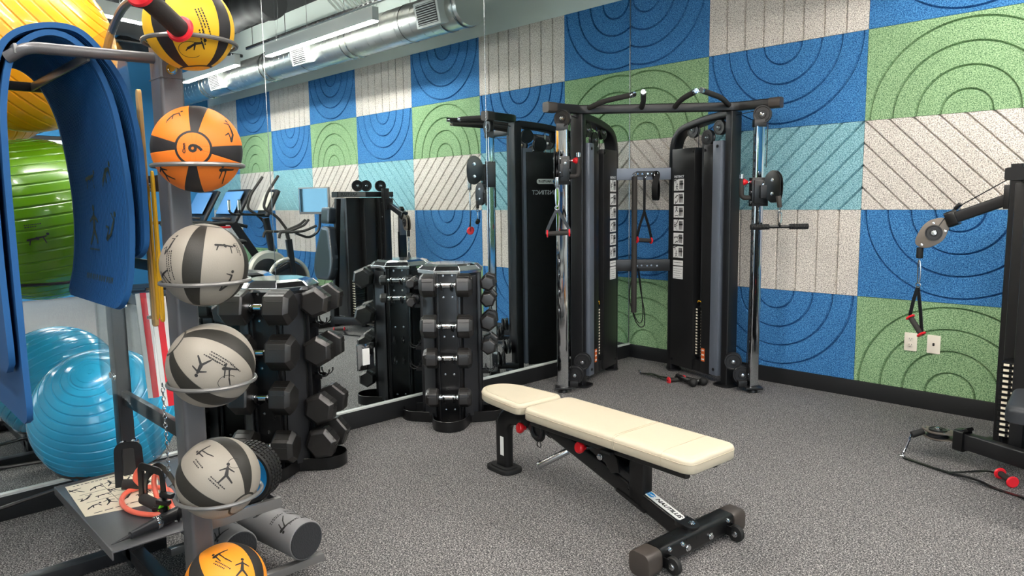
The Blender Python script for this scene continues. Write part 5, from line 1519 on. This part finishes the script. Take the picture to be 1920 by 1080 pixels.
for z_, w_ in ((.075, 'Inner Thigh'),):
    cu = text(w_, .02, Matrix.Identity(4), 'lettering', INK, rt)
    for v in cu.data.vertices:
        A_ = 0.12+v.co.x/r_; v.co = M @ V(((r_+.0008+v.co.z)*cos(A_), (r_+.0008+v.co.z)*sin(A_), .05-v.co.y))
roller('grey foam roller tucked under the shelf behind the bottom weight ball', (1.40, -4.20, .172), .068, .55, (-1, -.05, 0))

# ---- bands hanging on the pegs
def loopband(label, x, y, z0, z1, w_, m, sec=(.012, .004), name='loop_band', skew=0.0):
    t = thing(name, label, 'resistance band', (x, y, z1), 0, 'bands hanging inside the rack')
    h = z1-z0
    a = MB(); a.sweep(crom([(0, 0, 0.012), (-w_*.5, 0, -.03), (-w_*.75+skew*.3, 0, -h*.4), (-w_+skew, 0, -h+.03), (skew, 0, -h), (w_+skew, 0, -h+.03), (w_*.75+skew*.3, 0, -h*.4), (w_*.5, 0, -.03)], 8, True), rsec(sec[0], sec[1], .0015, 1), up=(0, 1, 0.01), closed=True)
    a.build('band', m, t); return t
loopband('tan latex loop band hanging beside the blue mats', 1.475, -4.455, 1.05, 1.745, .012, TAN, (.013, .012))
loopband('yellow loop band hanging nearest the near post', 1.535, -4.452, 1.06, 1.50, .010, GOLD, (.009, .008))
loopband('yellow loop band hanging between the tan band and the post', 1.485, -4.452, 1.06, 1.46, .010, GOLD, (.009, .008))
for i, x_ in enumerate((1.19, 1.34)):  # red and white striped reflections, built as flat coloured strips
    t = thing('striped_band', ['red and white striped band hanging behind the clear panel, left one', 'red and white striped band hanging behind the clear panel, right one'][i], 'resistance band', (x_, -4.40, 1.13), 0, 'striped bands')
    a = MB(); a.sweep([(0, 0, -.02), (.03, 0, -.20), (.06, 0, -.38)], rsec(.05, .003, .001, 1), up=(1, 0, .01)); o = a.build('band', WHITE, t)
    a = MB(); a.sweep([(.002, 0, -.019), (.032, 0, -.20), (.062, 0, -.381)], rsec(.02, .002, .0005, 1), up=(1, 0, .01)); a.build('stripe', REDR, o)
t = thing('chain', 'small chrome chain hanging beside the near post', 'chain', (1.56, -4.475, .86), 0)
a = MB()
for k_ in range(20): a.torus(frame((0.002*(k_ % 2), 0, -.014*k_), (1, 0, 0) if k_ % 2 else (0, 1, 0), (0, 0, 1)) @ Matrix.Diagonal((1.35, .8, 1, 1)), .006, .0015, 12, 5)
a.build('link', CHROME, t)

# ================================================================== exercise balls
def sball(label, c, R, m, pole, group='large exercise balls by the mirror'):
    t = thing('exercise_ball', label, 'exercise ball', c, 0, group)
    prof = []; N = 480
    for i in range(N+1):
        th = pi*i/N; k = (th/pi*180/7.5) % 1
        r = R-(.0032 if (k < .055 or k > .945) and .25 < th < pi-.25 else 0)
        r -= .004*max(0, 1-abs(th)/.06)+.004*max(0, 1-abs(th-pi)/.06)
        prof.append((r*sin(th), -r*cos(th)))
    prof[0] = (0, prof[0][1]); prof[-1] = (0, prof[-1][1])
    a = MB(); a.lathe(prof, 72); o = a.build('ball', m, t, smooth=80); o.matrix_local = orient(pole, 0, c)
    a = MB()
    a.lathe([(0, R+.001), (.008, R+.001), (.008, R-.002), (.014, R-.003), (.014, R-.001), (.018, R-.0015)][::-1], 20)
    for q_ in (.05, .085): a.torus(Matrix.Translation((0, 0, R*cos(q_/R))), R*sin(q_/R), .0015, 40, 5)
    a.build('valve_plug', m, o)
    return t, o
tb, ob = sball('large light blue exercise ball on the lowest ring beside the shelf', (.42, -4.355, .505), .292, AQUA, (-.15, .62, .77))
tg, og = sball('large green exercise ball in the middle ring framed by the blue mats', (.42, -4.535, 1.36), .325, GRN, (-.14, .98, .10))
ty, oy = sball('huge yellow exercise ball at the top left above the blue mats', (.44, -4.545, 2.04), .33, YEL, (.68, .70, .2))
f = MB(); Mi = og.matrix_local.to_3x3().inverted()
tc_ = (CAM_POS-V((.42, -4.535, 1.36))).normalized(); rr = V((0, 0, 1)).cross(tc_).normalized(); uu = tc_.cross(rr)
for x, y, k_ in ((.12, -.08, 4), (-.30, -.17, 3)):
    d = (rr*x+uu*y+tc_*sqrt(1-x*x-y*y)).normalized(); mp = sphere_map(.325, Mi @ d, Mi @ uu, .001)
    figure(f, k_, .06, mp); caption(f, -.03, .04, .05, mp, 2, .004, .008, .006)
f.build('printed_figures', INK, og)
t = thing('ball_stand', 'black wire ring stand holding the large exercise balls by the mirror', 'ball stand', (.42, -4.9, 0), 0)
a = MB()
for x in (.12, .72): a.tube([(x-.42, 0, .02), (x-.42, 0, 2.1)], .016, 10)
a.box((0, 0, .02), (.66, .06, .04)); a.build('upright', SATIN, t)
for (yc, z_, r_) in ((-4.355, .298, .205), (-4.535, 1.118, .215), (-4.545, 1.79, .215)):
    a = MB(); a.torus(Matrix.Translation((0, yc+4.9, z_)), r_, .008, 48, 8)
    for s_ in (-1, 1): a.tube([(s_*.30, 0, z_), (s_*.17, yc+4.9-sqrt(max(0, r_*r_-.17**2)), z_)], .008, 8)
    a.build('ring', SATIN, t)

# ================================================================== cardio machines, seen in the mirror
t = thing('spin_bike', 'black indoor cycling bike with tablet screen reflected in the mirror', 'exercise bike', (5.0, -.9, 0), 0)
S = lambda dx, y, z: V((dx, y+.9, z))
a = MB(); a.box(S(0, -.28, .03), (.5, .06, .05)); a.box(S(0, -1.5, .03), (.5, .06, .05)); a.sweep([S(0, -.28, .06), S(0, -1.5, .06)], rsec(.07, .05, .01), up=(0, 0, 1)); a.sweep([S(0, -.62, .10), S(0, -.70, .95)], rsec(.06, .08, .015), up=(0, 1, 0)); a.sweep([S(0, -1.22, .1), S(0, -1.38, .88)], rsec(.05, .08, .015), up=(0, 1, 0)); a.sweep([S(0, -.72, .62), S(0, -1.3, .35)], rsec(.05, .07, .015)); a.build('frame', SATIN, t)
a = MB(); a.lathe([(0, -.012), (.20, -.012), (.23, -.025), (.24, -.02), (.24, .02), (.23, .025), (.20, .012), (0, .012)], 44, frame(S(0, -.72, .42), (1, 0, 0))); a.build('flywheel', GRAPH, t)
a = MB(); a.torus(frame(S(0, -.72, .42), (1, 0, 0)) @ Matrix.Diagonal((1, 1, 1.6, 1)), .275, .026, 44, 10, rad(-120), rad(130)); a.build('wheel_guard', SILVER, t)
a = MB(); a.lathe([(0, -.045), (.11, -.045), (.12, -.03), (.12, .03), (.11, .045), (0, .045)], 30, frame(S(.02, -1.02, .37), (1, 0, 0))); a.box(S(.05, -.86, .40), (.04, .34, .16)); a.build('drive_cover', SILVER, t, bev=.01)
a = MB(); a.cyl(S(-.10, -1.02, .37), S(.10, -1.02, .37), .015); a.box(S(-.11, -1.02, .29), (.02, .03, .18)); a.box(S(.11, -1.02, .45), (.02, .03, .18)); a.box(S(-.15, -1.02, .2), (.09, .09, .025)); a.box(S(.15, -1.02, .54), (.09, .09, .025)); a.build('crank', STEEL, t, bev=.003)
a = MB(); a.sphere(S(0, -1.40, .95), .1, 20, 10, sc=(.75, 1.35, .4)); a.build('saddle', RUBBERS, t)
a = MB()
a.tube(fillet([S(0, -.70, .95), S(0, -.72, 1.03)], .02), .025, 10)
for s_ in (-1, 1):
    a.tube(fillet([S(0, -.72, 1.05), S(s_*.20, -.74, 1.05), S(s_*.21, -.58, 1.06), S(s_*.20, -.40, 1.12)], .05), .017, 10)
    a.tube(fillet([S(s_*.07, -.74, 1.05), S(s_*.07, -.50, 1.13), S(s_*.04, -.42, 1.20)], .05), .017, 10)
    a.tube(fillet([S(s_*.20, -.74, 1.05), S(s_*.22, -.92, 1.06), S(s_*.22, -.94, .98)], .04), .017, 10)
a.build('handlebar', FOAMBLK, t)
a = MB(); a.tube(fillet([S(0, -.6, 1.03), S(0, -.40, .95), S(0, -.24, 1.05), S(0, -.22, 1.30)], .08), .018, 10); a.build('screen_arm', SATIN, t)
Ms = Matrix.Translation(S(0, -.30, 1.45)) @ Matrix.Rotation(rad(-22), 4, 'Z')
a = MB(); a.box((0, 0, 0), (.50, .035, .36), Ms); so = a.build('screen_frame', RACKL, t, bev=.006)
a = MB(); a.box((0, -.019, .008), (.47, .004, .31), Ms); a.build('display', mat('glossy_display', '4d6670', .03, 0.85), so)

t = thing('elliptical', 'black elliptical trainer with tall moving arms reflected in the mirror', 'elliptical trainer', (5.8, -.9, 0), 0)
a = MB(); a.box((0, .45, .03), (.5, .07, .05)); a.box((0, -.85, .03), (.5, .07, .05)); a.sweep([(0, .45, .07), (0, -.85, .07)], rsec(.09, .06, .01), up=(0, 0, 1)); a.sweep([S(0, -.45, .10), S(0, -.62, 1.22)], rsec(.07, .09, .02), up=(0, 1, 0)); a.build('frame', SATIN, t)
a = MB(); a.lathe([(0, -.06), (.28, -.06), (.31, -.03), (.31, .03), (.28, .06), (0, .06)], 44, frame(S(0, -.62, .46), (1, 0, 0))); a.build('drive_housing', SILVER, t)
a = MB(); a.lathe([(0, -.066), (.21, -.066), (.22, -.06), (.22, .06), (.21, .066), (0, .066)], 44, frame(S(0, -.66, .44), (1, 0, 0))); a.build('flywheel', SATIN, t)
a = MB(); a.sweep([S(0, -.66, 1.25), S(0, -.47, 1.60)], rsec(.30, .07, .03), up=(0, 1, 0)); co = a.build('console', SATIN, t)
a = MB(); a.sweep([S(0, -.675, 1.33), S(0, -.545, 1.575)], rsec(.25, .02, .01), up=(0, 1, 0)); a.build('display', mat('silver_console_face', 'c9c4b6', .3), co)
for s_ in (-1, 1):
    a = MB(); a.tube(fillet([S(s_*.27, -.40, .62), S(s_*.27, -.44, 1.05), S(s_*.27, -.58, 1.24), S(s_*.25, -.77, 1.36), S(s_*.25, -.70, 1.56), S(s_*.24, -.52, 1.80)], .07, 6), .019, 10); a.build('moving_arm', FOAMBLK, t)
    a = MB(); a.tube(fillet([S(s_*.10, -.66, 1.27), S(s_*.16, -1.0, 1.28), S(s_*.16, -1.06, 1.31), S(s_*.16, -1.06, 1.48)], .05, 6), .016, 10); a.build('fixed_grip', SATIN, t)
    a = MB(); a.cyl(S(s_*.16, -1.06, 1.34), S(s_*.16, -1.06, 1.47), .021); a.build('pulse_sensor', CHROME, t)
    a = MB(); a.sweep([S(s_*.22, -.42, .34), S(s_*.22, -1.6, .30)], rsec(.05, .05, .01)); a.box(S(s_*.22, -1.25, .36), (.14, .36, .05)); a.build('pedal_arm', SATIN, t, bev=.01)
a = MB(); a.box(S(.02, -.56, .93), (.02, .012, .012)); a.build('indicator', RED, t)

def treadmill(x, y, label):
    t = thing('treadmill', label, 'treadmill', (x, y, 0), 0, 'treadmills by the far window')
    a = MB(); a.box((0, -.75, .14), (.80, 1.75, .14)); a.build('deck', SATIN, t, bev=.02)
    a = MB(); a.box((0, -.8, .213), (.52, 1.6, .006)); a.build('belt', RUBBERS, t)
    a = MB(); a.box((0, -.05, .25), (.74, .40, .16)); a.build('motor_hood', GRAPH, t, bev=.03)
    for s_ in (-1, 1):
        a = MB(); a.sweep([(s_*.38, .25, .15), (s_*.38, -.40, 1.16)], rsec(.06, .11, .02), up=(0, 1, 0)); a.build('upright', SATIN, t)
        a = MB(); a.box((s_*.38, -.52, 1.10), (.05, .16, .03)); a.build('red_accent', RED, t, bev=.01)
        a = MB(); a.tube(fillet([(s_*.38, -.20, 1.10), (s_*.38, -.45, 1.16), (s_*.38, -1.0, 1.14)], .08), .025, 10); a.build('handrail', RUBBERS, t)
    a = MB(); a.sweep([(0, -.36, 1.16), (0, -.10, 1.62)], rsec(.78, .05, .02), up=(0, 1, 0)); co = a.build('console', SATIN, t)
    a = MB(); a.sweep([(0, -.335, 1.27), (0, -.155, 1.59)], rsec(.60, .02, .01), up=(0, 1, 0)); o = a.build('display', mat('blue_console_face', '5f8fc4', .15), co); o.location = (0, -.025, .01)
    a = MB(); a.tube(fillet([(-.2, -.30, 1.2), (-.2, -.46, 1.22), (.2, -.46, 1.22), (.2, -.30, 1.2)], .04), .02, 10); a.build('front_grip', CAPBR, t)
treadmill(6.62, -.50, 'treadmill with lit blue console reflected nearest the elliptical trainer')
treadmill(7.75, -.50, 'treadmill with blue console reflected furthest down the room')
